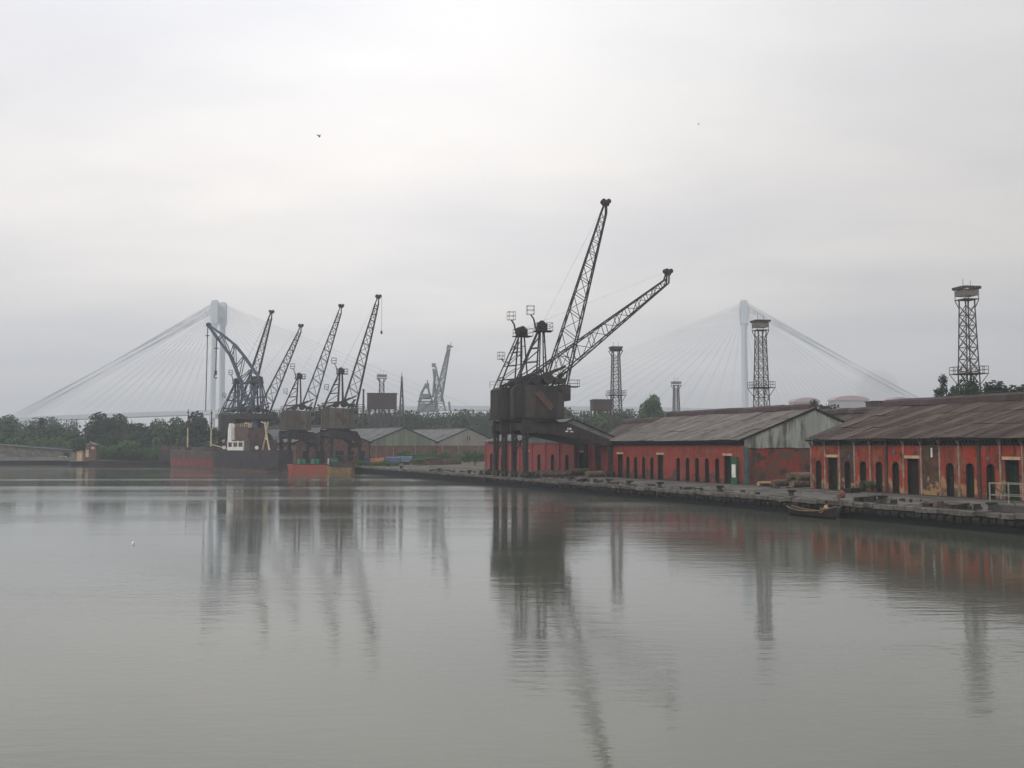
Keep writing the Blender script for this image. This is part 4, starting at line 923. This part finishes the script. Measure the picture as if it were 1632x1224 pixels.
for y, h, mm in ((24.5, 17.5, CREAM), (6.2, 16.8, CREAM)):
    k = MB().tube((-1, y, 5), (-1, y, h - (h - 5) * .45), .28, .22, n=8); mp_ = k.build("mast", mm, ship); MB().tube((-1, y, h - (h - 5) * .45), (-1, y, h), .2, .1, n=8).box((-1, y, h - 4), (.3, 1.6, .2)).box((-1, y, h - 1), (.4, .4, .5)).build("topmast", POSTD, mp_)
MB().bar((-1, 6.2, 6.9), (-2.5, -10, 5.6), .2).build("boom", CREAM, ship)
for y in (-25, -35):                                            # cream derrick posts
    k = MB()
    for d in (-1, 1): k.bar((-3, y + d * 2.2, 5), (-3, y + d * .6, 8.2), .3); k.bar((-3, y + d * .5, 8.2), (-3, y - d * 1.0, 12.5), .34)
    k.bar((-3, y - .6, 8.2), (-3, y + .6, 8.2), .3).bar((-3, y, 12), (-3, y + 3.2, 12.6), .2); k.build("derrick_post", CREAM, ship)
m = MB()
for y in (36, 33.4, 28, 25): m.box((-3, y, 6.0), (2.4, 1.4, 1.2))
m.build("deck_winch", HULLBROWN, ship)
MB().box((0, 9, 5.6), (7, 11, 1.1)).box((0, 24, 5.5), (7, 8, 1.0)).build("hatch_cover", HULLBROWN, ship)
for y in (-12, -29.5, -33): MB().tube((-4.6, y, 6.0), (-4.2, y + .9, 6.0), .5, n=8).build("life_raft", WHITE, ship)

bg_ = thing("navy_barge", "navy blue barge with a tall blank deckhouse left of the ship", "barge", at(232, 324, 0), R(96))
hull_mesh(34, 7, -.5, 1.6, sheer=.3).build("hull", BOATW, bg_)
MB().box((0, -11, 3.4), (6, 11.5, 3.6)).build("deckhouse", HULLNAVY, bg_); MB().box((0, -11, 5.4), (6.4, 12, .3)).build("deckhouse_roof", HULLRED, bg_); MB().box((3.1, -11, 4.9), (.1, 11, .3)).build("pale_rail", CREAM, bg_)
rb = thing("red_barge", "bright red steel barge carrying green drums near the quay bend", "barge", at(496, 243, 0), R(88))
hull_mesh(10.4, 3.6, -.4, 1.9, bow=.12, sheer=.2).build("hull", BARGERED, rb)
MB().box((.3, 0, 2.05), (3.3, 8.6, .16)).build("deck", IRON, rb)
MB().bar((1.83, -2.2, 0), (1.83, -2.2, 1.9), .3, .1).bar((1.83, 1.6, 0), (1.83, 1.6, 1.9), .18, .1).build("rubbing_strip", TYRE, rb)
dr = MB().tube((0, 0, 0), (0, 0, 1.15), .5, n=12).tube((0, 0, .35), (0, 0, .42), .53, n=12).tube((0, 0, .75), (0, 0, .82), .53, n=12).mesh("green_drum"); dr.materials.append(GREEN)
for i, (px, Y, lb) in enumerate(((478, 241.6, "green drum at the left end of the red barge"), (485, 242.4, "green drum beside the left end drum on the red barge"), (500, 241.7, "green drum amidships on the red barge"), (507, 242.5, "green drum at the right end of the red barge"))):
    o = link("green_drum", dr); o.location = at(px, Y, 2.13); tag(o, lb, "drum", "green drums on the red barge")
tg = thing("work_boat", "small dark workboat with yellow bows and black canopy by the bend", "boat", at(544, 241, 0), R(84))
hull_mesh(6.8, 3.2, -.3, 1.3, sheer=.5).build("hull", mat("ochre_hull", [(0.24, 0.14, 0.05), (0.12, 0.09, 0.05)], .8), tg)
MB().box((0, -.6, 4.1), (3, 6, .18)).build("canopy", IRON, tg)
k = MB()
for x in (-1.3, 1.3):
    for y in (-3.4, -1, 2.2): k.bar((x, y, 1.2), (x, y, 4.05), .14)
k.build("canopy_post", IRON, tg)
MB().box((.2, 1.6, 2.5), (1.6, 2.0, 2.4)).build("cabin", GREEN, tg); MB().box((.9, -2.2, 2.3), (.9, 1.4, 1.3)).build("red_locker", BARGERED, tg); MB().tube((1.2, 3.5, 1.3), (1.2, 3.4, 3.4), .14).build("white_post", WHITE, tg); MB().box((0, -.4, 2.0), (2.6, 5.5, 1.5)).build("engine_box", IRON, tg)

# small wooden boat at the near quay
def wood_boat():
    root = thing("wooden_boat", "small dark wooden rowing boat with pale gunwale tied to the quay", "boat", Q(-1.25, -24.2, 0), RZ + math.pi)
    n = 14; Lb, Bb = 6.4, 1.55; vs, fs = [], []; rim = [[], []]
    for i in range(n + 1):
        u = i / n; y = (u - .5) * Lb; e = math.sin(math.pi * min(1, max(0, .06 + u * .9))) ** .6; z = .55 + .9 * abs(u - .42) ** 2.2 * 2.2
        for (w, zz) in ((-.5, z), (-.36, .12), (0, -.08), (.36, .12), (.5, z)): vs.append((Bb * w * e, y * (1 if zz < .3 else 1.06), zz))
        rim[0].append(Vector((-Bb / 2 * e, y * 1.06, z))); rim[1].append(Vector((Bb / 2 * e, y * 1.06, z)))
    for i in range(n):
        for k in range(4): fs.append((5 * i + k, 5 * i + k + 1, 5 * i + 6 + k, 5 * i + 5 + k))
    MB().add(vs, fs).build("hull", BOATW, root)
    m = MB()
    for r_ in rim:
        for a, b in zip(r_, r_[1:]): m.bar(a, b, .065)
    m.build("gunwale", BOATL, root)
    for y in (-1.6, .1, 1.7): MB().box((0, y, .48), (1.2, .26, .06)).build("thwart", BOATL, root)
    return root
wood_boat()
# people: one continuous skinned body each
def person(label, loc, rz, joints, edges, radii, shirt, hair_at, scale=1.0, cloth=()):
    root = thing("person", label, "person", loc, rz, None, scale)
    me = bpy.data.meshes.new("body"); me.from_pydata(joints, edges, []); me.update(); me.materials.append(SKIN)
    o = link("body", me, root); md = o.modifiers.new("skin", "SKIN")
    for v_, r_ in zip(me.skin_vertices[0].data, radii): v_.radius = (r_, r_)
    me.skin_vertices[0].data[0].use_root = True
    sb = o.modifiers.new("sub", "SUBSURF"); sb.levels = 1; sb.render_levels = 2
    h = MB().lathe(hair_at, [(.05, .13), (.11, .07), (.125, 0), (.115, -.07)], 10).build("hair", HAIR, root, smooth=True)
    for nm, mm, prof, c in cloth: MB().lathe(c, prof, 12).build(nm, mm, root, smooth=True)
    fc = MB().box((hair_at[0], hair_at[1] - .115, hair_at[2] - .06), (.03, .04, .05))
    for dx in (-.04, .04): fc.box((hair_at[0] + dx, hair_at[1] - .1, hair_at[2] - .02), (.022, .02, .014))
    fc.build("face_features", SKIN, root)
def figure(sit):
    # 0 pelvis 1 chest 2 neck 3 head ; legs bent, arms forward on the knees
    J = [(0, 0, .12 if sit else .3), (0, -.05, .42 if sit else .6), (0, -.07, .58 if sit else .76), (0, -.1, .73 if sit else .91)]
    E = [(0, 1), (1, 2), (2, 3)]; Rr = [.15, .16, .06, .105]
    b = J[0][2]
    for sx in (-1, 1):
        i = len(J); J += [(sx * .1, -.02, b), (sx * .16, -.42, b + .22 if sit else b + .16), (sx * .14, -.38 if not sit else -.62, 0.02), (sx * .14, -.52 if not sit else -.76, 0.0)]
        E += [(0, i), (i, i + 1), (i + 1, i + 2), (i + 2, i + 3)]; Rr += [.1, .065, .042, .04]
        k = len(J); s_ = J[1][2] + .08; J += [(sx * .19, -.05, s_), (sx * .24, -.18, s_ - .25), (sx * .15, -.4, s_ - .22), (sx * .13, -.47, s_ - .22)]
        E += [(1, k), (k, k + 1), (k + 1, k + 2), (k + 2, k + 3)]; Rr += [.065, .045, .034, .036]
        for j in range(4):
            q = len(J); d = -.03 + .02 * j; J += [(sx * .13 + d, -.53, s_ - .225), (sx * .13 + d, -.565 + .008 * abs(j - 1.5), s_ - .25)]; E += [(k + 3, q), (q, q + 1)]; Rr += [.009, .008]
        q = len(J); J += [(sx * .13 - sx * .05, -.49, s_ - .21), (sx * .13 - sx * .06, -.525, s_ - .225)]; E += [(k + 3, q), (q, q + 1)]; Rr += [.01, .009]
    return J, E, Rr
J, E, Rr = figure(True)
person("person with bare arms in tan cloth seated in the small wooden boat", Q(-1.2, -26.0, .52), RZ - math.pi / 2, J, E, Rr, CLOTH, (0, -.09, .79), 1.15,
       [("shirt", CLOTH, [(.17, 0), (.19, .2), (.2, .36), (.09, .47)], (0, -.04, .1))])
J, E, Rr = figure(False)
person("person in maroon squatting on the quay edge above the wooden boat", Q(0.45, -26.2, QZ + .1), RZ + math.pi * 1.1, J, E, Rr, CLOTH2, (0, -.09, .97), 1.15,
       [("shirt", CLOTH2, [(.19, 0), (.2, .2), (.2, .36), (.09, .47)], (0, -.04, .26))])

# ------------------------------------------------------------------ quay furniture and clutter
def bollard(label, t, s, sc=1.0):
    r_ = thing("mooring_bollard", label, "bollard", Q(t, s), RZ + rnd.uniform(-.2, .2), "mooring bollards along the quay", sc)
    MB().lathe((0, 0, 0), [(.42, 0), (.42, .06), (.3, .1), (.25, .3), (.27, .5), (.42, .6), (.44, .7), (.3, .76)], 14).build("post", IRON, r_, smooth=False)
    MB().box((.34, 0, .58), (.5, .3, .2)).build("horn", IRON, r_); MB().box((0, 0, .01), (1.0, 1.0, .06)).build("base_plate", IRON, r_)
for i, (px, tt, lb) in enumerate(((748, 1.9, "bollard left of the large crane legs"), (908, 2.0, "bollard before the log pile by the cranes"), (969, 2.0, "bollard nearest the right rear crane leg"), (1002, 1.3, "low bollard on the edge under the warehouse arches"), (1050, 2.0, "bollard facing the middle warehouse tall door"),
                       (1145, 2.2, "bollard facing the right door of the middle warehouse"), (1259, 2.4, "bollard left of the wooden boat"), (1402, 2.6, "bollard among timbers right of the wooden boat"), (1576, 2.2, "bollard beside the white railed platform"), (640, 2.0, "far bollard on the earth yard edge"), (700, 2.0, "bollard halfway along the earth yard edge"))):
    k = (px - 816) / FPX; s = ((P0.x + .9187 * tt) - k * (P0.y + .395 * tt)) / (.395 + .9187 * k); bollard(lb, tt, s, .95)
def s_of(px, t):
    k = (px - 816) / FPX; return ((P0.x + .9187 * t) - k * (P0.y + .395 * t)) / (.395 + .9187 * k)
def baulk(label, px, t, L_, w, h, yaw, name="timber_baulk", m=BOATW, cat="timber"):
    L_ *= .85; w *= .8; h *= .85
    o = MB().prism([(-w / 2, 0), (w / 2, 0), (w / 2 * .96, h), (-w / 2 * .9, h * .95)], -L_ / 2, L_ / 2, 1).build(name, m); o.location = Q(t, s_of(px, t), QZ + .02); o.rotation_euler = (rnd.uniform(-.02, .02), 0, RZ + yaw); tag(o, label, cat, "timbers lying on the quay"); return o
baulk("dark timber block left of the bollard beside the boat", 1370, 2.2, 2.4, .6, .5, -1.2); baulk("short timber lying against that bollard base", 1388, 2.0, 1.6, .5, .75, -.9)
baulk("squat timber block right of the bollard cluster", 1421, 1.8, .6, .6, .5, -1); baulk("pair of dark timbers before the second tall door", 1478, 2.1, 2.2, .7, .36, -1.1); baulk("thin reddish timber on the same spot before the door", 1492, 2.4, 1.7, .4, .55, -1.2, m=HULLBROWN)
baulk("long dark tilted timber left of the white railed platform", 1528, 1.9, 3.0, .6, .5, -1.15); baulk("small cut block of timber next to the platform", 1553, 1.7, .9, .6, .6, -.7); baulk("black heap of old rope on the apron by the wall", 1354, 13.5, 2.6, 1.3, .6, -1.2, name="rope_heap", m=TYRE, cat="rope")
baulk("small dark timber on the edge left of the boat", 1205, 1.6, .8, .4, .3, -1); baulk("timber offcut far along the edge below the arches", 1096, 3, 2.2, .4, .22, -1.1); baulk("dark offcut lying before the crane log pile", 930, 3.2, 2.6, .6, .5, -.9); baulk("second offcut lying before the crane log pile", 948, 3.0, 1.6, .6, .6, -.5)
# machinery lumps at the foot of the large cranes
for i, (px, t, w, lb) in enumerate(((778, 1.5, 1.2, "dark winch lump left of the large crane legs"), (848, 2.2, 1.0, "dark winch lump just right of the crane legs"), (856, 1.6, .8, "small rusty winch right of the crane legs"), (767, 2.5, .6, "small dark lump on the quay left of crane"))):
    r_ = thing("old_winch", lb, "winch", Q(t, s_of(px, t)), RZ, "old winches by the crane")
    MB().box((0, 0, .15), (w * 1.3, w, .26)).build("bed", IRON, r_); MB().tube((0, -w * .5, .28 + w * .35), (0, w * .5, .28 + w * .35), w * .4, n=12).build("drum", CRANE, r_)
def logs(name_label, items):
    for (lb, t, s, z, L_, r_, yaw, m_, cut) in items:
        root = thing("log", lb, "log", Q(t, s, QZ + z), RZ + yaw, "logs lying on the quay")
        a = MB(); n = 12; prof = [rnd.uniform(.94, 1.05) for _ in range(5)]
        for i in range(4): a.tube((L_ * (i / 4 - .5), .03 * math.sin(i * 2), r_), (L_ * ((i + 1) / 4 - .5), .03 * math.sin(i * 2 + 2), r_), r_ * prof[i], r_ * prof[i + 1], n=n)
        a.build("bark", m_, root)
        for sx in (-1, 1): MB().tube((sx * L_ / 2, 0, r_), (sx * (L_ / 2 + .02), .03 * 0, r_), r_ * .92, n=n).build("cut_end", LOGC if m_ is LOGC else LOG, root)
logs("", [("pale peeled log lying lowest in the gap between warehouses", 18.6, 6.6, 0.0, 6.0, .30, .15, LOGC, 1), ("dark log under the stack in the gap", 21.6, 5.6, 0.0, 9.0, .42, .1, LOG, 1), ("long dark log on top of the gap stack", 22.5, 5.0, .82, 7.0, .45, .12, LOG, 1),
          ("front dark log next to nearest warehouse corner", 18.9, 1.6, 0, 4.4, .42, .2, LOG, 1), ("upper brown log next to nearest warehouse corner", 20.5, 1.9, .8, 5.2, .45, .15, LOG, 1),
          ("long brown log leaning under the crane before the teal shutters", 12.5, 56, .35, 8.4, .33, .12, LOG, 1), ("lowest front log of the crane log pile", 9.8, 51, 0, 7.4, .40, .2, LOG, 1), ("dark log left end of the crane log pile", 8.5, 57.5, 0, 6, .4, .1, LOG, 1), ("thick log behind the rear crane leg", 13.4, 51, .5, 4, .42, .3, LOG, 1),
          ("short log at the rear leg of the crane", 14.2, 47, 0, 3.6, .5, .3, LOG, 1), ("second dark log under the crane log pile", 11, 54, 0, 7, .38, .3, LOG, 1)])
# white railed landing platform at the right edge
pt = thing("railed_platform", "concrete landing block with white pipe rails at the right edge", "platform", Q(3.0, s_of(1608, 3.0) - .6), RZ)
MB().box((0, 0, .26), (2.2, 3.6, .52)).build("block", CONC, pt)
for x in (-1.0, 1.0):
    for y in (-1.7, 1.7): MB().box((x, y, 1.36), (.085, .085, 1.68)).build("rail_post", RAILP, pt)
for x in (-1.0, 1.0):
    for z in (1.25, 2.15): MB().bar((x, -1.66, z), (x, 1.66, z), .06).build("rail", RAILP, pt)
for y in (-1.7, 1.7):
    for z in (1.28, 2.18): MB().bar((-.96, y, z), (.96, y, z), .06).build("rail", RAILP, pt)
MB().bar((-.96, 1.62, 2.1), (-.96, -.6, .6), .05).build("brace", IRON, pt)
# small stones and rubble scattered on the apron
v, f = [], []
for i in range(420):
    t, s = rnd.uniform(.5, 16), rnd.uniform(-40, 120); p = Q(t, s, QZ + .02); r_ = rnd.uniform(.04, .16) * (1.6 if rnd.random() < .1 else 1); o = len(v)
    for d in ((1, 0, 0), (0, 1, 0), (-1, 0, 0), (0, -1, 0), (0, 0, .7), (0, 0, -.3)): v.append((p.x + d[0] * r_ * rnd.uniform(.6, 1.3), p.y + d[1] * r_ * rnd.uniform(.6, 1.3), p.z + d[2] * r_ * rnd.uniform(.6, 1.2)))
    for a, b in ((0, 1), (1, 2), (2, 3), (3, 0)): f += [(o + a, o + b, o + 4), (o + b, o + a, o + 5)]
me = bpy.data.meshes.new("rubble"); me.from_pydata(v, [], f); me.update(); me.materials.append(STONE); tag(link("rubble", me), "scattered stones and rubble over the quay apron", "rubble", kind="stuff")

v, f = [], []
mbs = MB()
for (px, t, n_, sp_) in ((775, 2.2, 12, 1.6), (815, 2.6, 22, 3.0), (850, 3.0, 16, 2.4), (945, 3.4, 16, 2.2), (985, 3.0, 8, 1.6), (1035, 3.4, 6, 1.4), (1095, 3.0, 8, 1.5), (1180, 3.2, 6, 1.4), (1230, 13.5, 10, 1.8), (1392, 2.7, 18, 1.4), (1484, 2.8, 14, 1.2), (1536, 2.5, 12, 1.2), (1450, 6.5, 6, 2.0), (900, 6.0, 16, 3.0), (700, 4.0, 20, 5.0), (740, 5.0, 14, 4.0)):
    s0_ = s_of(px, t)
    for i in range(n_):
        p = Q(t + rnd.gauss(0, sp_ * .3), s0_ + rnd.gauss(0, sp_ * .7), QZ + .03); an = rnd.uniform(0, 3.14)
        if rnd.random() < .45: d = Vector((math.cos(an), math.sin(an), rnd.uniform(-.02, .15))) * rnd.uniform(.3, 1.1); mbs.bar(p + Vector((0, 0, .06)), p + d + Vector((0, 0, .06)), rnd.uniform(.05, .14))
        else: mbs.box(p + Vector((0, 0, .1)), (rnd.uniform(.15, .55), rnd.uniform(.12, .4), rnd.uniform(.12, .4)), Matrix.Rotation(an, 3, "Z") @ Matrix.Rotation(rnd.uniform(-.3, .3), 3, "X"))
tag(mbs.build("scrap", IRON), "dark iron scrap and offcuts littering the quay apron", "scrap", kind="stuff")
v, f = [], []
def scrub(px0, px1, Y, topy, n, wmul=1.0):
    for i in range(n):
        px = px0 + (px1 - px0) * (i + rr.uniform(-.3, .3)) / n; y = Y + rr.uniform(-3, 3); h = max(.8, hz(topy + rr.uniform(-5, 5), y) - QZ); w = rr.uniform(1.6, 3.0) * wmul
        c = at(px, y); a = rr.uniform(0, 6.28); ca, sa = math.cos(a), math.sin(a); o = len(v)
        for q in CROWNS["bushd"].vertices: v.append((c.x + (q.co.x * ca - q.co.y * sa) * w, c.y + (q.co.x * sa + q.co.y * ca) * w, QZ + h * .5 + q.co.z * h * .7))
        f.extend([tuple(k + o for k in p_.vertices) for p_ in CROWNS["bushd"].polygons])
scrub(162, 284, 341, 714, 22, 1.5); scrub(0, 125, 366, 700, 16, 1.8); scrub(640, 765, 290, 720, 14, .8); scrub(575, 640, 252, 738, 10, .5)
me = bpy.data.meshes.new("undergrowth"); me.from_pydata(v, [], f); me.update(); me.materials.append(LEAFB)
tag(link("undergrowth", me), "tangled green undergrowth along the far banks and yard", "undergrowth", kind="stuff")
# lorries and timber in the yard beyond
def lorry(label, px, Y, rz, cabm, loadm, L_=8.0, loadh=1.2):
    r_ = thing("lorry", label, "lorry", at(px, Y), rz, "lorries parked in the yard", .72)
    MB().box((0, .1, .75), (2.2, L_, .3)).build("chassis", IRON, r_)
    MB().prism([(L_ / 2 - 2, .9), (L_ / 2, .9), (L_ / 2 - .05, 1.9), (L_ / 2 - .35, 2.9), (L_ / 2 - 2, 2.9)], -1.15, 1.15, 0).build("cab", cabm, r_)
    MB().box((0, L_ / 2 - .1, 2.35), (1.9, .1, .7)).box((1.17, L_ / 2 - .9, 2.3), (.05, .9, .6)).box((-1.17, L_ / 2 - .9, 2.3), (.05, .9, .6)).build("window", GLASS, r_)
    MB().box((0, -1.1, .98), (2.4, L_ - 2.4, .16)).build("flatbed", BOATW, r_); MB().prism([(-1.1, 0), (1.1, 0), (1.0, loadh), (.3, loadh * 1.15), (-.9, loadh)], -L_ / 2 + .2, L_ / 2 - 2.5, 1).build("load", loadm, r_, (0, 0, 1.08))
    for y in (L_ / 2 - 1.2, -L_ / 2 + 1.4, -L_ / 2 + 2.6):
        for x in (-.95, .95): MB().tube((x - .18, y, .5), (x + .18, y, .5), .5, n=12).build("wheel", TYRE, r_)
lorry("blue lorry loaded orange, leftmost in the far yard", 598, 262, R(80), BLUE, ORANGE); lorry("lorry with blue covered load and orange cab, middle of the yard row", 622, 264, R(84), ORANGE, BLUE, loadh=1.7); lorry("lorry with pale blue tarpaulin right of the yard row", 641, 270, R(95), ORANGE, TARP, loadh=1.8)
cr = thing("green_container", "dark green container beside the far shed gable", "container", at(667, 285), RF); MB().box((0, 0, 1.35), (6, 2.5, 2.6)).build("body", GREENP, cr); 
for i in range(9): MB().box((-2.8 + .7 * i, -1.28, 1.35), (.2, .07, 2.4)).build("rib", GREENP, cr)
for i, (px, Y, n_, lb) in enumerate(((690, 268, 4, "long stack of grey timber in the yard before pale gable shed"), (716, 274, 3, "low stack of grey timber behind the long stack"), (664, 274, 3, "short stack of grey timber beside the green container"))):
    r_ = thing("timber_stack", lb, "timber stack", at(px, Y), RF + .5, "timber stacks in the yard")
    for k in range(n_):
        for j in range(3): MB().box((rnd.uniform(-.3, .3), (j - 1) * 1.0, .25 + .5 * k), (9 + rnd.uniform(-1, 1), .9, .42)).build("plank", LOG, r_)
cl = thing("white_car", "small white car parked by the trees of the left bank", "car", at(103, 352), R(10)); MB().prism([(-2, .35), (2, .35), (2, .85), (1.2, .95), (.8, 1.45), (-1.1, 1.45), (-1.7, .95), (-2, .85)], -.8, .8, 1).build("body", WHITE, cl); MB().prism([(-1.5, .98), (1.05, .98), (.75, 1.38), (-1.0, 1.38)], -.82, .82, 1).build("window", GLASS, cl)
for x in (-1.2, 1.2):
    for y in (-.7, .7): MB().tube((x, y - .1, .32), (x, y + .1, .32), .32, n=10).build("wheel", TYRE, cl)
ht = thing("brick_hut", "small red brick hut with a pale doorway on the left quay", "hut", at(148, 334), R(8))
MB().box((0, 0, 2.7), (3.4, 3.4, 5.4)).build("wall", FARBRICK, ht); MB().prism([(-2.0, 5.4), (2.0, 5.4), (0, 6.3)], -2.1, 2.1, 1).build("roof", ASBEST, ht); MB().box((-1.0, -1.72, 2.6), (.9, .06, 2.4)).build("door", CREAM, ht); MB().box((.7, -1.72, 4.4), (.9, .06, .7)).build("window", CREAM, ht)
pw = thing("white_hut", "small whitewashed hut left of the red brick hut", "hut", at(131, 346), R(5)); MB().box((0, 0, 1.6), (1.8, 3, 3.2)).build("wall", LINTEL, pw); MB().box((0, 0, 3.3), (3, 3.4, .2)).build("roof", ASBEST, pw)
ls = thing("long_shed", "long low grey shed roof sloping down on the left bank", "shed", at(42, 356), R(4))
MB().prism([(-19, 0), (19, 0), (19, 3.2), (-19, 6.2)], 0, 6, 1).build("wall", mat("grey_brown_board", [(0.12, 0.11, 0.10), (0.17, 0.15, 0.13), (0.07, 0.065, 0.06)], .5), ls); MB().prism([(-19.5, 6.2), (-19.5, 6.5), (19.5, 3.4), (19.5, 3.1)], -.6, 6.4, 1).build("roof", ASBEST, ls)
for i in range(12): MB().box((-17.5 + 3.1 * i + rnd.uniform(-.8, .8), -.08, 1.1 + rnd.uniform(0, .9)), (rnd.uniform(.6, 2), .12, 1.6 + rnd.uniform(-.6, .5))).build("door", rnd.choice([DARK, DARK, BLUEGREY, PIPE, FARBRICK, PLASTERG]), ls)
bw_ = MB().box((0, 0, .6), (64, .4, 1.2)).build("bank_wall", mat("grey_bank_wall", [(0.17, 0.165, 0.15), (0.11, 0.11, 0.10)], .4)); bw_.location = at(48, 350); bw_.rotation_euler = (0, 0, R(-3)); tag(bw_, "low grey parapet wall along the left bank", "wall")
rw_ = MB().box((0, 0, 1.3), (26, .4, 2.6)).build("yard_wall", FARBRICK); rw_.location = at(250, 346); rw_.rotation_euler = (0, 0, R(3)); tag(rw_, "dull red yard wall between the bush and the ship", "wall")

# pale buildings with pink roofs in the haze at right
for i, (px, y0, w, lb) in enumerate(((1282, 634, 32, "hazy pale building with a pink curved roof behind the gable tree"), (1352, 631, 44, "largest hazy pale building with pink vaulted roof, middle of three"), (1428, 633, 22, "hazy pale building with pink roof nearest the tank at right"))):
    Y = 900; r_ = thing("pink_roofed_building", lb, "building", at(px, Y), R(8), "hazy pink roofed buildings"); zt = hz(y0, Y) - QZ; ww = w / FPX * Y * 1.25; ze = zt * .915
    MB().box((0, 0, ze / 2), (ww, 14, ze)).build("wall", PALEB, r_)
    n = 8; po = [(ww * .54 * math.cos(math.pi * k / n), ze + (zt - ze) * math.sin(math.pi * k / n)) for k in range(n + 1)]
    MB().prism(po, -8, 8, 1).build("vaulted_roof", PINK, r_)
    for k in range(5): MB().box((-ww * .4 + ww * .2 * k, -7.03, ze * .55), (ww * .1, .1, ze * .3)).build("window", BLUEGREY, r_)
# birds and a floating scrap
for (px, py, Y, s_, lb, rz) in ((504, 217, 90, .5, "dark bird with one wing raised, flying over the left cranes", .6), (1119, 198, 150, .42, "distant dark bird seen as a speck at upper right", 0)):
    b_ = thing("bird", lb, "bird", ((px - 816) / FPX * Y, Y, hz(py, Y)), rz, None, s_)
    MB().lathe((0, 0, 0), [(.02, -.5), (.1, -.3), (.14, 0), (.09, .3), (.02, .45)], 8).build("body", IRON, b_).rotation_euler = (R(80), 0, 0)
    MB().add([(0, -.15, .08), (.35, -.1, .45), (.75, .1, .85), (.35, .2, .42), (0, .2, .05), (.36, .05, .48)], [(0, 1, 5), (1, 2, 5), (2, 3, 5), (3, 4, 5), (4, 0, 5)]).build("wing", IRON, b_)
    MB().add([(0, -.15, .08), (-.35, -.1, .18), (-.7, .1, .2), (-.35, .2, .12), (0, .2, .05), (-.36, .05, .2)], [(0, 1, 5), (1, 2, 5), (2, 3, 5), (3, 4, 5), (4, 0, 5)]).build("wing", IRON, b_)
fl = MB().lathe((0, 0, -.03), [(.03, 0), (.1, .03), (.1, .16), (.04, .22)], 8).build("floating_bottle", WHITE); fl.location = at(217, 6.4 * FPX / (866 - HOR), 0); tag(fl, "tiny white scrap floating alone on the open water", "litter")

# faint smoke drifting up behind the far roofs at right
smm = bpy.data.materials.new("thin_smoke"); smm.use_nodes = True; T = smm.node_tree; T.nodes.clear()
mo = T.nodes.new("ShaderNodeOutputMaterial"); sv = T.nodes.new("ShaderNodeVolumePrincipled"); sv.inputs["Color"].default_value = (0.45, 0.45, 0.47, 1); sv.inputs["Density"].default_value = 0.011
T.links.new(sv.outputs[0], mo.inputs["Volume"])
mb = MB(); prof = [(2, 0), (7, 4), (10, 10), (14, 17), (16, 24), (14, 30), (9, 35), (3, 38)]
mb.lathe((0, 0, 0), prof, 18); sk = mb.build("smoke", smm, None, at(1392, 720, 24)); sk.rotation_euler = (0, R(8), 0); sk.data.shade_smooth()
tag(sk, "faint grey smoke rising behind the far roofs at right", "smoke", kind="stuff")

# ------------------------------------------------------------------ haze
hzm = bpy.data.materials.new("haze_air"); hzm.use_nodes = True; T = hzm.node_tree; T.nodes.clear()
ho = T.nodes.new("ShaderNodeOutputMaterial"); pv = T.nodes.new("ShaderNodeVolumePrincipled")
pv.inputs["Color"].default_value = (0.86, 0.91, 0.98, 1); pv.inputs["Density"].default_value = 0.0004; pv.inputs["Anisotropy"].default_value = 0.0
T.links.new(pv.outputs[0], ho.inputs["Volume"])
hb = MB().box((0, (YB0 + YB1) / 2, 107), (2 * XB, YB1 - YB0, 218)).build("haze", hzm); hb["kind"] = "stuff"
